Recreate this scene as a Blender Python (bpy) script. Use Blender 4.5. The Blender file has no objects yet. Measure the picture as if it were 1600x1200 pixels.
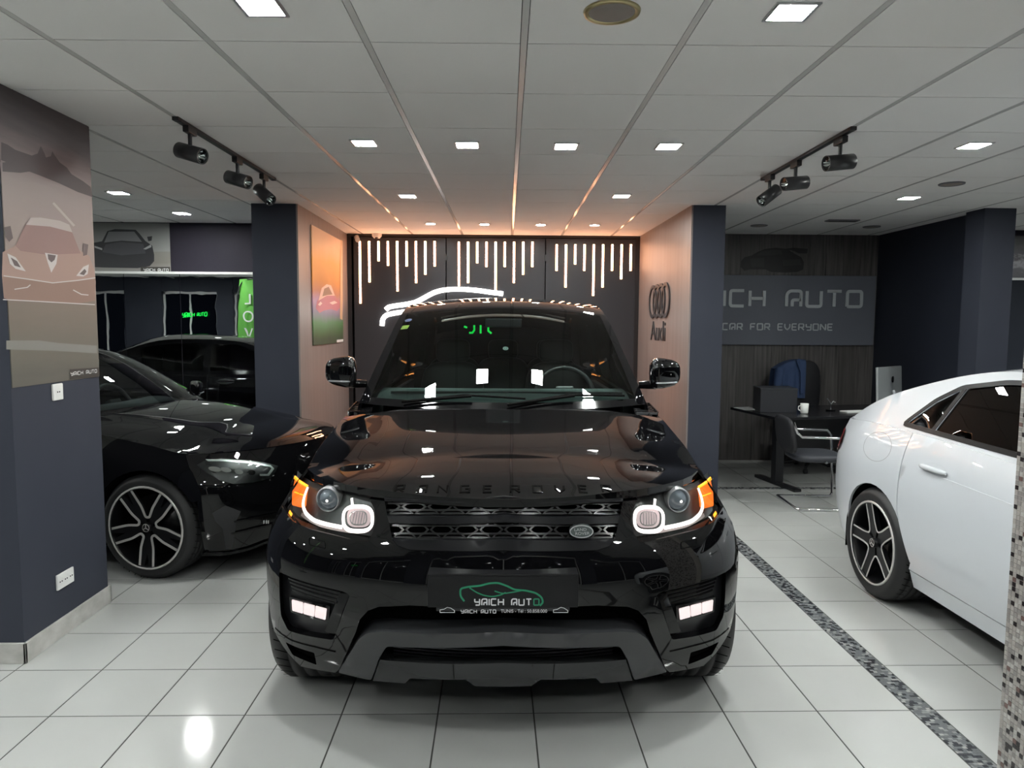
import bpy, bmesh, math, random
import numpy as np
from mathutils import Vector, Matrix
from mathutils.geometry import delaunay_2d_cdt
random.seed(7)
SC = bpy.context.scene
COL = SC.collection
# ------------------------------------------------------------------ camera (calibrated from floor + ceiling grids)
FPX, PITCH, YAW, ROLL, CAMH = 1122.94, .0837, .0238, .0057, 1.6245
CEIL = 2.69
_fw = np.array([math.sin(YAW)*math.cos(PITCH), math.cos(YAW)*math.cos(PITCH), -math.sin(PITCH)])
_r0 = np.array([math.cos(YAW), -math.sin(YAW), 0.]); _u0 = np.cross(_r0, _fw)
_rt = _r0*math.cos(ROLL)+_u0*math.sin(ROLL); _up = _u0*math.cos(ROLL)-_r0*math.sin(ROLL)
CAMP = np.array([0, 0, CAMH])
cam = bpy.data.cameras.new('camera'); camo = bpy.data.objects.new('camera', cam); COL.objects.link(camo)
cam.sensor_width = 36; cam.lens = FPX/1600*36; cam.clip_start = .05
camo.matrix_world = Matrix(((_rt[0], _up[0], -_fw[0], 0), (_rt[1], _up[1], -_fw[1], 0), (_rt[2], _up[2], -_fw[2], CAMH), (0, 0, 0, 1)))
SC.camera = camo
# ------------------------------------------------------------------ world + exposure
w = bpy.data.worlds.new('night'); SC.world = w; w.use_nodes = True
w.node_tree.nodes['Background'].inputs[0].default_value = (.55, .65, .9, 1)
w.node_tree.nodes['Background'].inputs[1].default_value = .02
SC.view_settings.view_transform = 'Standard'; SC.view_settings.look = 'None'
SC.view_settings.gamma = 1; SC.view_settings.use_curve_mapping = False
SC.view_settings.exposure = 0.0
LAMP = 435.0      # radiance of a ceiling downlight
STRIPL = 18.0     # radiance of the wall LED strips
def ray(px, py): return (px-800)/FPX*_rt-(py-600)/FPX*_up+_fw
def atZ(px, py, z=0): d = ray(px, py); return CAMP+d*(z-CAMH)/d[2]
def atY(px, py, y): d = ray(px, py); return CAMP+d*y/d[1]
def atX(px, py, x): d = ray(px, py); return CAMP+d*x/d[0]
# ------------------------------------------------------------------ materials
MATS = {}
def mat(name, col=(.5, .5, .5), rough=.5, metal=0., coat=0., emit=None, es=0., spec=.5, bump=None, noise=None, aniso=0):
    if name in MATS: return MATS[name]
    m = bpy.data.materials.new(name); m.use_nodes = True; nt = m.node_tree; b = nt.nodes['Principled BSDF']
    b.inputs['Base Color'].default_value = (*col, 1); b.inputs['Roughness'].default_value = rough
    b.inputs['Metallic'].default_value = metal; b.inputs['Coat Weight'].default_value = coat
    b.inputs['Coat Roughness'].default_value = .02; b.inputs['Specular IOR Level'].default_value = spec
    if emit: b.inputs['Emission Color'].default_value = (*emit, 1); b.inputs['Emission Strength'].default_value = es
    tc = None
    if bump or noise: tc = nt.nodes.new('ShaderNodeTexCoord')
    if bump:   # (scale, strength, distance)
        n = nt.nodes.new('ShaderNodeTexNoise'); n.inputs['Scale'].default_value = bump[0]; n.inputs['Detail'].default_value = 3
        nt.links.new(tc.outputs['Object'], n.inputs['Vector'])
        bp = nt.nodes.new('ShaderNodeBump'); bp.inputs['Strength'].default_value = bump[1]; bp.inputs['Distance'].default_value = bump[2]
        nt.links.new(n.outputs[0], bp.inputs['Height']); nt.links.new(bp.outputs[0], b.inputs['Normal'])
    if noise:  # (scale xyz, colour2, detail)
        mp = nt.nodes.new('ShaderNodeMapping'); mp.inputs['Scale'].default_value = noise[0]
        n = nt.nodes.new('ShaderNodeTexNoise'); n.inputs['Scale'].default_value = 1; n.inputs['Detail'].default_value = noise[2]
        g = nt.nodes.new('ShaderNodeNewGeometry') if len(noise) > 3 else None
        nt.links.new((g.outputs['Position'] if g else tc.outputs['Object']), mp.inputs['Vector']); nt.links.new(mp.outputs[0], n.inputs['Vector'])
        r = nt.nodes.new('ShaderNodeValToRGB'); r.color_ramp.elements[0].position = .3; r.color_ramp.elements[1].position = .7
        r.color_ramp.elements[0].color = (*col, 1); r.color_ramp.elements[1].color = (*noise[1], 1)
        nt.links.new(n.outputs[0], r.inputs[0]); nt.links.new(r.outputs[0], b.inputs['Base Color'])
    MATS[name] = m; return m
def glass(name, tint, ior=1.5, rough=0.0):
    m = bpy.data.materials.new(name); m.use_nodes = True; nt = m.node_tree; nt.nodes.clear()
    o = nt.nodes.new('ShaderNodeOutputMaterial'); mx = nt.nodes.new('ShaderNodeMixShader'); t = nt.nodes.new('ShaderNodeBsdfTransparent')
    g = nt.nodes.new('ShaderNodeBsdfGlossy'); g.inputs['Roughness'].default_value = rough; f = nt.nodes.new('ShaderNodeFresnel'); f.inputs[0].default_value = ior
    t.inputs[0].default_value = (*tint, 1)
    nt.links.new(f.outputs[0], mx.inputs[0]); nt.links.new(t.outputs[0], mx.inputs[1]); nt.links.new(g.outputs[0], mx.inputs[2]); nt.links.new(mx.outputs[0], o.inputs[0])
    MATS[name] = m; return m
def emis(name, col, s):
    return mat(name, (.8*col[0], .8*col[1], .8*col[2]), .4, emit=col, es=s)
def ramp(name, stops, axis='Z', noise=0., lo=0., hi=1., rough=.45, scale=(6, 6, 6)):
    """printed picture: colour ramp along an object axis (object coordinates lo..hi) with a little noise"""
    m = bpy.data.materials.new(name); m.use_nodes = True; nt = m.node_tree; b = nt.nodes['Principled BSDF']; b.inputs['Roughness'].default_value = rough
    tc = nt.nodes.new('ShaderNodeTexCoord'); sp = nt.nodes.new('ShaderNodeSeparateXYZ'); nt.links.new(tc.outputs['Object'], sp.inputs[0])
    mr = nt.nodes.new('ShaderNodeMapRange'); mr.inputs['From Min'].default_value = lo; mr.inputs['From Max'].default_value = hi
    nt.links.new(sp.outputs[axis], mr.inputs[0])
    n = nt.nodes.new('ShaderNodeTexNoise'); n.inputs['Detail'].default_value = 6; n.inputs['Scale'].default_value = 1
    mp = nt.nodes.new('ShaderNodeMapping'); mp.inputs['Scale'].default_value = scale; nt.links.new(tc.outputs['Object'], mp.inputs[0]); nt.links.new(mp.outputs[0], n.inputs[0])
    ma = nt.nodes.new('ShaderNodeMath'); ma.operation = 'MULTIPLY_ADD'; ma.inputs[1].default_value = noise; nt.links.new(n.outputs[0], ma.inputs[0]); nt.links.new(mr.outputs[0], ma.inputs[2])
    r = nt.nodes.new('ShaderNodeValToRGB'); cr = r.color_ramp
    while len(cr.elements) < len(stops): cr.elements.new(.5)
    for e, (p, c) in zip(cr.elements, stops): e.position = p; e.color = (*c, 1)
    nt.links.new(ma.outputs[0], r.inputs[0]); nt.links.new(r.outputs[0], b.inputs['Base Color']); MATS[name] = m; return m
mat('paint_black', (.0025, .0025, .003), .6, coat=1., spec=.0)
mat('paint_white', (.56, .585, .625), .35, coat=1.)
mat('gloss_black', (.003, .003, .0035), .08, spec=.3)
mat('trim_black', (.004, .004, .005), .3, spec=.12)
mat('satin_black', (.012, .012, .014), .35)
mat('matte_black', (.018, .018, .02), .6)
mat('trim_grey', (.028, .029, .032), .38)
mat('void', (.002, .002, .002), .9, spec=.1)
mat('rubber', (.012, .012, .013), .6, bump=(60, .2, .002))
mat('chrome', (.8, .8, .82), .08, metal=1)
mat('alloy', (.72, .7, .68), .35, metal=.55)
mat('dark_alloy', (.006, .006, .007), .3, spec=.3)
mat('silver_paint', (.55, .56, .58), .3, metal=.8)
mat('interior', (.02, .02, .021), .55)
mat('dash', (.16, .20, .20), .55)
mat('seat_leather', (.016, .015, .015), .5)
glass('glass_clear', (.88, .92, .9), 1.5)
glass('glass_screen', (.55, .64, .61), 1.5)
glass('glass_tint', (.010, .010, .012), 1.5)
glass('glass_shop', (.35, .38, .42), 1.5)
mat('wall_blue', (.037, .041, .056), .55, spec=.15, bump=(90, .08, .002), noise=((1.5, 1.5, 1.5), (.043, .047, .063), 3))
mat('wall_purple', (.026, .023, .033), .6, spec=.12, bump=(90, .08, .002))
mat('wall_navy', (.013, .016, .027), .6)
mat('laminate', (.20, .165, .155), .42, noise=((14, 14, 1.0), (.235, .2, .19), 4))
mat('panel_dark', (.034, .036, .042), .35, spec=.3)
mat('plank', (.034, .031, .031), .5, noise=((34, 34, 1.6), (.115, .105, .103), 7), bump=(60, .1, .002))
mat('plank_alt', (.045, .041, .040), .5, noise=((28, 28, 1.3), (.092, .084, .082), 7), bump=(60, .1, .002))
mat('board', (.12, .128, .155), .45, spec=.2)
mat('sign_letter', (.42, .45, .47), .4)
mat('marble', (.36, .35, .33), .35, noise=((9, 9, 14), (.52, .51, .49), 6))
mat('white_plastic', (.75, .75, .74), .35)
mat('socket_dark', (.05, .05, .05), .5)
mat('grout', (.045, .045, .042), .9)
mat('tile', (.405, .41, .40), .09, noise=((1.3, 1.3, 1.3), (.44, .445, .435), 4, 1), spec=.5)
mat('ceil_tile', (.79, .78, .765), .8, bump=(220, .25, .002), noise=((1.1, 1.1, 1.1), (.83, .82, .805), 3, 1))
mat('ceil_void', (.05, .05, .05), .9)
mat('rail_white', (.62, .62, .61), .2, spec=.6)
mat('print_white', (.72, .72, .72), .5)
mat('mirror', (.82, .85, .86), .0, metal=1, bump=(1.6, .05, .02))
for i, c in enumerate([(.12, .13, .135), (.2, .205, .21), (.03, .032, .04), (.28, .285, .28)]): mat('mosaic_floor_%d' % i, c, .25)
for i, c in enumerate([(.30, .28, .265), (.22, .205, .2), (.022, .018, .02), (.36, .345, .33), (.12, .075, .07)]): mat('mosaic_wall_%d' % i, c, .2)
mat('mosaic_grout', (.45, .42, .38), .8); mat('mosaic_grout_dark', (.12, .12, .12), .8)
emis('lamp_white', (.96, 1.0, .965), LAMP)
emis('strip_warm', (1.0, .46, .24), STRIPL)
emis('neon_white', (1.0, .95, .9), 7)
emis('drl', (1.0, .92, .90), 1.7)
emis('fog_light', (1.0, .86, .86), .55)
emis('amber', (1.0, .20, .02), .95)
emis('amber_hot', (1.0, .36, .02), 2.2)
emis('sign_glow_green', (.01, 1.0, .10), .8)  # neon sign, and the green reflection modelled in the windscreen
# ------------------------------------------------------------------ mesh helpers
def link(name, me, m=None, parent=None, smooth=False):
    o = bpy.data.objects.new(name, me); COL.objects.link(o)
    if m is not None and not me.materials: me.materials.append(MATS[m] if isinstance(m, str) else m)
    if parent is not None: o.parent = parent
    if smooth:
        for p in me.polygons: p.use_smooth = True
    return o
def tag(o, label=None, cat=None, group=None, kind=None):
    if label: o['label'] = label
    if cat: o['category'] = cat
    if group: o['group'] = group
    if kind: o['kind'] = kind
    return o
def empty(name, loc=(0, 0, 0), rz=0, label=None, cat=None, group=None):
    o = bpy.data.objects.new(name, None); COL.objects.link(o); o.location = loc; o.rotation_euler = (0, 0, rz); o.empty_display_size = .1
    return tag(o, label, cat, group)
def pyd(name, v, f):
    me = bpy.data.meshes.new(name); me.from_pydata([tuple(map(float, p)) for p in v], [], f); me.validate(); me.update(); return me
class MB:
    def __init__(s): s.v = []; s.f = []; s.mi = []; s.sm = []
    def add(s, v, f, mi=0, sm=False):
        n = len(s.v); s.v += [tuple(map(float, p)) for p in v]; s.f += [tuple(i+n for i in q) for q in f]; s.mi += [mi]*len(f); s.sm += [sm]*len(f); return s
    def box(s, x0, x1, y0, y1, z0, z1, mi=0, ch=0):
        if ch:
            bm = bmesh.new(); bmesh.ops.create_cube(bm, size=1)
            for q in bm.verts: q.co = Vector(((x0+x1)/2+q.co.x*(x1-x0), (y0+y1)/2+q.co.y*(y1-y0), (z0+z1)/2+q.co.z*(z1-z0)))
            bmesh.ops.bevel(bm, geom=bm.edges[:], offset=ch, segments=2, affect='EDGES', profile=.6)
            bm.verts.index_update(); s.add([q.co[:] for q in bm.verts], [[q.index for q in f.verts] for f in bm.faces], mi); bm.free(); return s
        v = [(x, y, z) for x in (x0, x1) for y in (y0, y1) for z in (z0, z1)]
        return s.add(v, [(0, 1, 3, 2), (4, 6, 7, 5), (0, 4, 5, 1), (2, 3, 7, 6), (0, 2, 6, 4), (1, 5, 7, 3)], mi)
    def tube(s, pts, r, n=10, mi=0, cap=True):
        pts = [Vector(p) for p in pts]; rr = r if isinstance(r, (list, tuple)) else [r]*len(pts); base = []; prev = None
        for i, p in enumerate(pts):
            d = (pts[min(i+1, len(pts)-1)]-pts[max(i-1, 0)]).normalized()
            if prev is None: a = d.orthogonal().normalized()
            else: a = (prev-d*prev.dot(d)); a = a.normalized() if a.length > 1e-6 else d.orthogonal().normalized()
            prev = a; b = d.cross(a)
            for k in range(n):
                t = 2*math.pi*k/n; base.append(p+(a*math.cos(t)+b*math.sin(t))*rr[i])
        f = [(i*n+k, i*n+(k+1) % n, (i+1)*n+(k+1) % n, (i+1)*n+k) for i in range(len(pts)-1) for k in range(n)]
        s.add(base, f, mi, True)
        if cap: s.add(base[:n], [tuple(range(n))[::-1]], mi); s.add(base[-n:], [tuple(range(n))], mi)
        return s
    def lathe(s, prof, n=32, axis='z', c=(0, 0, 0), mi=0, sm=True):
        v = []
        for r, h in prof:
            for k in range(n):
                t = 2*math.pi*k/n; a, b = r*math.cos(t), r*math.sin(t)
                q = {'z': (a, b, h), 'x': (h, a, b), 'y': (a, h, b)}[axis]; v.append((q[0]+c[0], q[1]+c[1], q[2]+c[2]))
        f = [(i*n+k, i*n+(k+1) % n, (i+1)*n+(k+1) % n, (i+1)*n+k) for i in range(len(prof)-1) for k in range(n)]
        return s.add(v, f, mi, sm)
    def prism(s, poly, fn, t, mi=0):
        """polygon (2d) extruded: fn(a,b,off)->xyz"""
        n = len(poly); v = [fn(a, b, 0) for a, b in poly]+[fn(a, b, t) for a, b in poly]
        return s.add(v, [tuple(range(n)), tuple(range(2*n-1, n-1, -1))]+[(i, i+n, (i+1) % n+n, (i+1) % n) for i in range(n)], mi)
    def build(s, name, m=None, parent=None, fix=True):
        me = bpy.data.meshes.new(name); me.from_pydata(s.v, [], s.f)
        ms = m if isinstance(m, (list, tuple)) else [m]
        for q in ms: me.materials.append(MATS[q])
        me.polygons.foreach_set('material_index', s.mi); me.polygons.foreach_set('use_smooth', s.sm); me.validate(); me.update()
        if fix:
            bm = bmesh.new(); bm.from_mesh(me); bmesh.ops.recalc_face_normals(bm, faces=bm.faces); bm.to_mesh(me); bm.free()
        o = bpy.data.objects.new(name, me); COL.objects.link(o)
        if parent is not None: o.parent = parent
        return o
def copy_tree(o, parent=None):
    c = o.copy(); COL.objects.link(c); c.parent = parent
    for ch in list(o.children): copy_tree(ch, c)
    return c
def inpoly(x, y, P):
    r = False; n = len(P); j = n-1
    for i in range(n):
        if (P[i][1] > y) != (P[j][1] > y) and x < (P[j][0]-P[i][0])*(y-P[i][1])/(P[j][1]-P[i][1])+P[i][0]: r = not r
        j = i
    return r
def resample(P, step, closed=True):
    out = []; n = len(P)
    for i in range(n if closed else n-1):
        a, b = P[i], P[(i+1) % n]; k = max(1, int(math.hypot(b[0]-a[0], b[1]-a[1])/step+.5))
        out += [(a[0]+(b[0]-a[0])*j/k, a[1]+(b[1]-a[1])*j/k) for j in range(k)]
    if not closed: out.append(P[-1])
    return out
def rounded(P, r, closed=True, seg=3):
    """round the corners of a polyline"""
    out = []; n = len(P)
    for i in range(n):
        if not closed and i in (0, n-1): out.append(P[i]); continue
        a, b, c = Vector(P[i-1]), Vector(P[i]), Vector(P[(i+1) % n]); d1 = a-b; d2 = c-b
        q = min(r, d1.length*.45, d2.length*.45)
        if q < 1e-6: out.append(P[i]); continue
        p1 = b+d1.normalized()*q; p2 = b+d2.normalized()*q
        for k in range(seg+1):
            t = k/seg; out.append(tuple(p1*(1-t)**2+b*2*t*(1-t)+p2*t*t))
    return out
def panel(name, outer, fn, m, parent, step=.05, thick=.02, holes=(), grid=True):
    """surface patch with its own edges: polygon (+holes) in 2d, triangulated on a grid and mapped by fn(a,b,off) (off = inward)"""
    out = resample(outer, step); hs = [resample(h, step) for h in holes]
    pts = []; edges = []
    for L in [out]+hs:
        n0 = len(pts); pts += L; edges += [(n0+i, n0+(i+1) % len(L)) for i in range(len(L))]
    if grid:
        xs = [p[0] for p in out]; ys = [p[1] for p in out]; bd = np.array(pts)
        x = min(xs)+step*.5
        while x < max(xs):
            y = min(ys)+step*.5
            while y < max(ys):
                if inpoly(x, y, out) and not any(inpoly(x, y, h) for h in hs) and np.min((bd[:, 0]-x)**2+(bd[:, 1]-y)**2) > (step*.45)**2: pts.append((x, y))
                y += step
            x += step
    V, _, T, *_r = delaunay_2d_cdt([Vector(p) for p in pts], edges, [], 0, 1e-6)
    T2 = []
    for t in T:
        cx = sum(V[i][0] for i in t)/3; cy = sum(V[i][1] for i in t)/3
        if inpoly(cx, cy, out) and not any(inpoly(cx, cy, h) for h in hs): T2.append(tuple(t))
    P0 = [Vector(fn(p[0], p[1], 0)) for p in V]
    # orient outward
    t = T2[len(T2)//2]; nrm = (P0[t[1]]-P0[t[0]]).cross(P0[t[2]]-P0[t[0]])
    inn = Vector(fn(V[t[0]][0], V[t[0]][1], .01))-P0[t[0]]
    if nrm.dot(inn) > 0: T2 = [q[::-1] for q in T2]
    mb = MB(); mb.add(P0, T2, 0, True)
    if thick:
        ec = {}
        for q in T2:
            for i in range(3): ec[(q[i], q[(i+1) % 3])] = 1
        sk = MB()
        for (a, b) in ec:
            if (b, a) not in ec:
                mb.add([P0[a], P0[b], fn(V[b][0], V[b][1], thick), fn(V[a][0], V[a][1], thick)], [(1, 0, 3, 2)], 0, False)
    return mb.build(name, m, parent, fix=False)
PC = (0, 2.5, .8)    # point inside the car body, patches face away from it
def patch(name, fn, nu, nv, m, parent, flip=False):
    """smooth grid patch fn(a,b) with a,b in 0..1"""
    v = [fn(i/nu, j/nv) for j in range(nv+1) for i in range(nu+1)]
    f = [(j*(nu+1)+i, j*(nu+1)+i+1, (j+1)*(nu+1)+i+1, (j+1)*(nu+1)+i) for j in range(nv) for i in range(nu)]
    q = f[len(f)//2]; a, b, c = (Vector(v[i]) for i in q[:3])
    if (b-a).cross(c-a).dot(a-Vector(PC)) < 0: f = [q[::-1] for q in f]
    return MB().add(v, f, 0, True).build(name, m, parent, fix=False)
def ribbon(mb, pl, wd, fn, t=.004, closed=False, mi=0):
    """flat stroke of width wd along a 2d polyline, mapped by fn(a,b,off), raised by t"""
    n = len(pl); L = []; R = []
    for i in range(n):
        p = Vector(pl[i]); a = Vector(pl[i-1]) if (i > 0 or closed) else None; c = Vector(pl[(i+1) % n]) if (i < n-1 or closed) else None
        d1 = (p-a).normalized() if a is not None else None; d2 = (c-p).normalized() if c is not None else None
        d1 = d1 or d2; d2 = d2 or d1; n1 = Vector((-d1.y, d1.x)); n2 = Vector((-d2.y, d2.x)); mm = n1+n2
        mm = mm.normalized() if mm.length > 1e-4 else n1; k = wd/2/max(.5, mm.dot(n1)); L.append(p+mm*k); R.append(p-mm*k)
    v = []
    for o in (t, 0): v += [fn(q[0], q[1], -o) for q in L]+[fn(q[0], q[1], -o) for q in R]
    f = []
    for i in range(n if closed else n-1):
        j = (i+1) % n; f += [(i, j, n+j, n+i), (2*n+i, 3*n+i, 3*n+j, 2*n+j), (i, 2*n+i, 2*n+j, j), (n+i, n+j, 3*n+j, 3*n+i)]
    if not closed: f += [(0, n, 3*n, 2*n), (n-1, 3*n-1, 4*n-1, 2*n-1)]
    mb.add(v, f, mi); return mb
def plane_fn(o, r, u):
    """local frame on a flat surface: a along r, b along u, off goes into the surface"""
    o, r, u = Vector(o), Vector(r), Vector(u); nn = r.cross(u)
    return lambda a, b, off=0: o+r*a+u*b-nn*off
GL = {'Y': (.9, [[(0, 1), (0, .5), (.9, .5)], [(.9, 1), (.9, 0), (.15, 0)]]), 'A': (.95, [[(0, 0), (0, .8), (.2, 1), (.95, 1), (.95, 0)], [(.38, 0), (.38, .42), (.95, .42)]]),
      'I': (0., [[(0, 0), (0, 1)]]), 'C': (.9, [[(.9, 1), (0, 1), (0, 0), (.9, 0)]]), 'H': (.95, [[(0, 0), (0, 1)], [(.95, 0), (.95, 1)], [(0, .5), (.95, .5)]]),
      'U': (.95, [[(0, 1), (0, 0), (.95, 0), (.95, 1)]]), 'T': (.95, [[(0, 1), (.95, 1)], [(.475, 1), (.475, 0)]]), 'O': (.95, [[(0, 0), (0, 1), (.95, 1), (.95, 0), (0, 0)]]),
      'R': (.95, [[(0, 0), (0, 1), (.9, 1), (.9, .45), (0, .45)], [(.45, .45), (.95, 0)]]), 'F': (.85, [[(.85, 1), (0, 1), (0, 0)], [(0, .5), (.7, .5)]]),
      'E': (.85, [[(.85, 1), (0, 1), (0, 0), (.85, 0)], [(0, .5), (.75, .5)]]), 'V': (.95, [[(0, 1), (.0, .45), (.475, 0), (.95, .45), (.95, 1)]]),
      'N': (.95, [[(0, 0), (0, 1), (.95, 0), (.95, 1)]]), 'G': (.95, [[(.9, 1), (0, 1), (0, 0), (.95, 0), (.95, .5), (.5, .5)]]), 'D': (.9, [[(0, 0), (0, 1), (.65, 1), (.9, .75), (.9, .25), (.65, 0), (0, 0)]]),
      'L': (.8, [[(0, 1), (0, 0), (.8, 0)]])}
def word(mb, s, h, fn, x0, y0, wd=.18, gap=.42, sx=1., t=.006, mi=0, stretch=None, parts=None):
    """square techno lettering; returns end x"""
    W = h*sx; x = x0
    tot = sum((GL[c][0] if c != ' ' else .7) for c in s)+gap*(len(s)-1)
    if stretch: W = stretch/tot
    for c in s:
        if c == ' ': x += (.7+gap)*W; continue
        w_, st = GL[c]
        if parts: mb = MB()
        for pl in st: ribbon(mb, rounded([(x+a*W, y0+b*h) for a, b in pl], .16*h, False), wd*h, fn, t, mi=mi)
        if parts: mb.build(*parts)
        x += (w_+gap)*W
    return x-gap*W
def text_mesh(s, size, depth=.001, align='CENTER'):
    c = bpy.data.curves.new('t', 'FONT'); c.body = s; c.size = size; c.extrude = depth; c.align_x = align; c.align_y = 'CENTER'
    o = bpy.data.objects.new('t', c); COL.objects.link(o); dg = bpy.context.evaluated_depsgraph_get()
    me = bpy.data.meshes.new_from_object(o.evaluated_get(dg)); bpy.data.objects.remove(o); bpy.data.curves.remove(c); return me
def text(name, s, size, o, r, u, m, parent, depth=.001, sx=1.):
    me = text_mesh(s, size, depth); r, u = Vector(r), Vector(u); n = r.cross(u)
    M = Matrix(((r.x*sx, u.x, n.x, o[0]), (r.y*sx, u.y, n.y, o[1]), (r.z*sx, u.z, n.z, o[2]), (0, 0, 0, 1))); me.transform(M)
    me.materials.clear(); return link(name, me, m, parent)
def sm(a, b, x): x = min(1, max(0, (x-a)/(b-a))); return x*x*(3-2*x)
def interp(P):
    """smooth monotone-ish curve through points"""
    X = np.array([p[0] for p in P], float); Yv = np.array([p[1] for p in P], float)
    d = np.diff(Yv)/np.diff(X); mm = np.concatenate([[d[0]], (d[1:]+d[:-1])/2, [d[-1]]])
    for i in range(len(d)):
        if d[i] == 0: mm[i] = mm[i+1] = 0
    for i in range(1, len(d)):
        if d[i]*d[i-1] < 0: mm[i] = 0
    def f(x):
        x = min(max(x, X[0]), X[-1]); i = min(int(np.searchsorted(X, x, 'right')-1), len(X)-2); h = X[i+1]-X[i]; t = (x-X[i])/h
        return float((1+2*t)*(1-t)**2*Yv[i]+t*(1-t)**2*h*mm[i]+t*t*(3-2*t)*Yv[i+1]+t*t*(t-1)*h*mm[i+1])
    return f
# ================================================================== SETTING
def struct(name, mb, m, parent=None):
    o = mb.build(name, m, parent); o['kind'] = 'structure'; return o
XL, XR, YF, YB = -10.6, 8.2, -1.8, 9.0
# ---- floor: tiles 0.4 m, joints recessed, mosaic strip
FX, FY, T = .1668, 2.8821, .4
S0, S1 = FX+4*T, FX+4*T+.104
floor = struct('floor', MB().box(XL, XR, YF, YB, -.15, -.0013), 'grout')
tile_bm = bmesh.new(); bmesh.ops.create_cube(tile_bm, size=1)
for q in tile_bm.verts: q.co = Vector((q.co.x*.3940, q.co.y*.3940, q.co.z*.006-.003))
top = [e for e in tile_bm.edges if all(v.co.z > -.001 for v in e.verts)]
bmesh.ops.bevel(tile_bm, geom=top, offset=.0008, segments=1, affect='EDGES')
tile_me = bpy.data.meshes.new('floor_tile'); tile_bm.to_mesh(tile_me); tile_bm.free(); tile_me.materials.append(MATS['tile'])
tv = [v.co.copy() for v in tile_me.vertices]; tf = [tuple(p.vertices) for p in tile_me.polygons]
cols = [FX+(i+.5)*T for i in range(-27, 4)]+[S1+(i+.5)*T for i in range(0, 16)]
rest = MB(); cand = []
for cx in cols:
    for j in range(-12, 16):
        cy = FY+(j+.5)*T
        if not (XL < cx < XR and YF < cy < YB): continue
        dx = cx*math.cos(YAW)-cy*math.sin(YAW)
        vis = cy > 2.0 and abs(dx) < .74*cy+.35 and cy < 8.7 and not (-3.1 < cx < -2.4 and 3.3 < cy < 4.2) and not (cx < -2.4 and cy < 4.3)
        (cand.append((cy, cx)) if vis else rest.add([(v.x+cx, v.y+cy, v.z) for v in tv], tf))
cand.sort()
for k, (cy, cx) in enumerate(cand):
    if k < 296: o = link('floor_tile', tile_me, None, floor); o.location = (cx, cy, 0)
    else: rest.add([(v.x+cx, v.y+cy, v.z) for v in tv], tf)
o = rest.build('floor_tiles_beyond', 'tile', floor); o['kind'] = 'stuff'
# mosaic inlay: staggered little glass bricks joined into one piece
ms = MB(); y = 1.2; r = 0
while y < 7.02:
    k = 0; x = S0+.003-(r % 2)*.009
    while x < S1-.004:
        ms.box(max(x, S0+.003), min(x+.0165, S1-.003), y, y+.013, -.006, .0003, random.choices((0, 1, 2, 3), (5, 3, 3.2, .6))[0]); x += .018
    y += .0148; r += 1
o = ms.build('mosaic_inlay', ['mosaic_floor_%d' % i for i in range(4)], floor); o['kind'] = 'stuff'
ms = MB(); x = 1.9
while x < 4.5: 
    for q in range(5): ms.box(x, x+.016, 6.97+q*.018, 6.986+q*.018, -.004, .0006, random.choices((0, 1, 2, 3), (5, 3, 4, .6))[0])
    x += .018
o = ms.build('mosaic_cross_inlay', ['mosaic_floor_%d' % i for i in range(4)], floor); o['kind'] = 'stuff'
# ---- ceiling: 0.6 m lay-in tiles, exposed rails running away from the camera
ceiling = struct('ceiling', MB().box(XL, XR, YF, YB, CEIL+.012, CEIL+.15), 'ceil_void')
CYAW = -.016; CX0, CY0 = .1057, 2.8409
def cpos(u, v): c, s = math.cos(CYAW), math.sin(CYAW); return CX0+u*c-v*s, CY0+u*s+v*c
cme = MB().box(-.285, .285, -.2965, .2965, 0, .02, ch=0).build('ceiling_tile', 'ceil_tile', ceiling); cdata = cme.data; bpy.data.objects.remove(cme)
cv = [v.co.copy() for v in cdata.vertices]; cf = [tuple(p.vertices) for p in cdata.polygons]
rest = MB()
for k in range(-18, 14):
    for r in range(-8, 11):
        x, y = cpos((k+.5)*.6, (r+.5)*.6)
        if not (XL < x-.28 and x+.28 < XR and YF < y-.28 and y < YB): continue
        vis = y > 2.2 and abs(x-.02*y) < .74*y+.4
        if vis and y < 8.9: o = link('ceiling_tile', cdata, None, ceiling); o.location = (x, y, CEIL); o.rotation_euler = (0, 0, CYAW)
        else: rest.add([(v.x+x, v.y+y, v.z+CEIL) for v in cv], cf)
o = rest.build('ceiling_tiles_beyond', 'ceil_tile', ceiling); o['kind'] = 'stuff'
rail = None
for k in range(-17, 14):
    if rail is None:
        rail = MB().box(-.012, .012, -5., 6.2, .001, .016).build('ceiling_rail', 'rail_white', ceiling); o = rail
    else: o = rail.copy(); COL.objects.link(o)
    x, y = cpos(k*.6, 0); o.location = (x, y+.0, CEIL+.0); o.rotation_euler = (0, 0, CYAW); o.parent = ceiling
# ---- walls and columns
W_ = {}
def box(x0, x1, y0, y1, z0, z1): return MB().box(x0, x1, y0, y1, z0, z1)
TOP = CEIL+.02
struct('wall_left', box(XL-.1, XL, YF, YB, 0, TOP), 'wall_blue')
struct('wall_right', box(XR, XR+.1, YF, YB, 0, TOP), 'wall_blue')
colA = struct('wall_column_front_left', box(-3.1, -2.235, 3.36, 4.1, 0, CEIL+.01), 'wall_blue')
colL = struct('wall_alcove_left', box(-2.2, -1.80, 6.63, YB, 0, CEIL+.008), 'wall_blue')
struct('wall_alcove_left_lining', box(-1.80, -1.785, 6.632, 8.82, 0, CEIL+.006), 'laminate')
colR = struct('wall_alcove_right', box(1.768, 2.06, 6.49, YB, 0, CEIL+.008), 'wall_blue')
struct('wall_alcove_right_lining', box(1.753, 1.768, 6.492, 8.85, 0, CEIL+.006), 'laminate')
back = struct('wall_back', box(-1.80, 1.77, 8.84, YB, 0, TOP), 'void')
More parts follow.
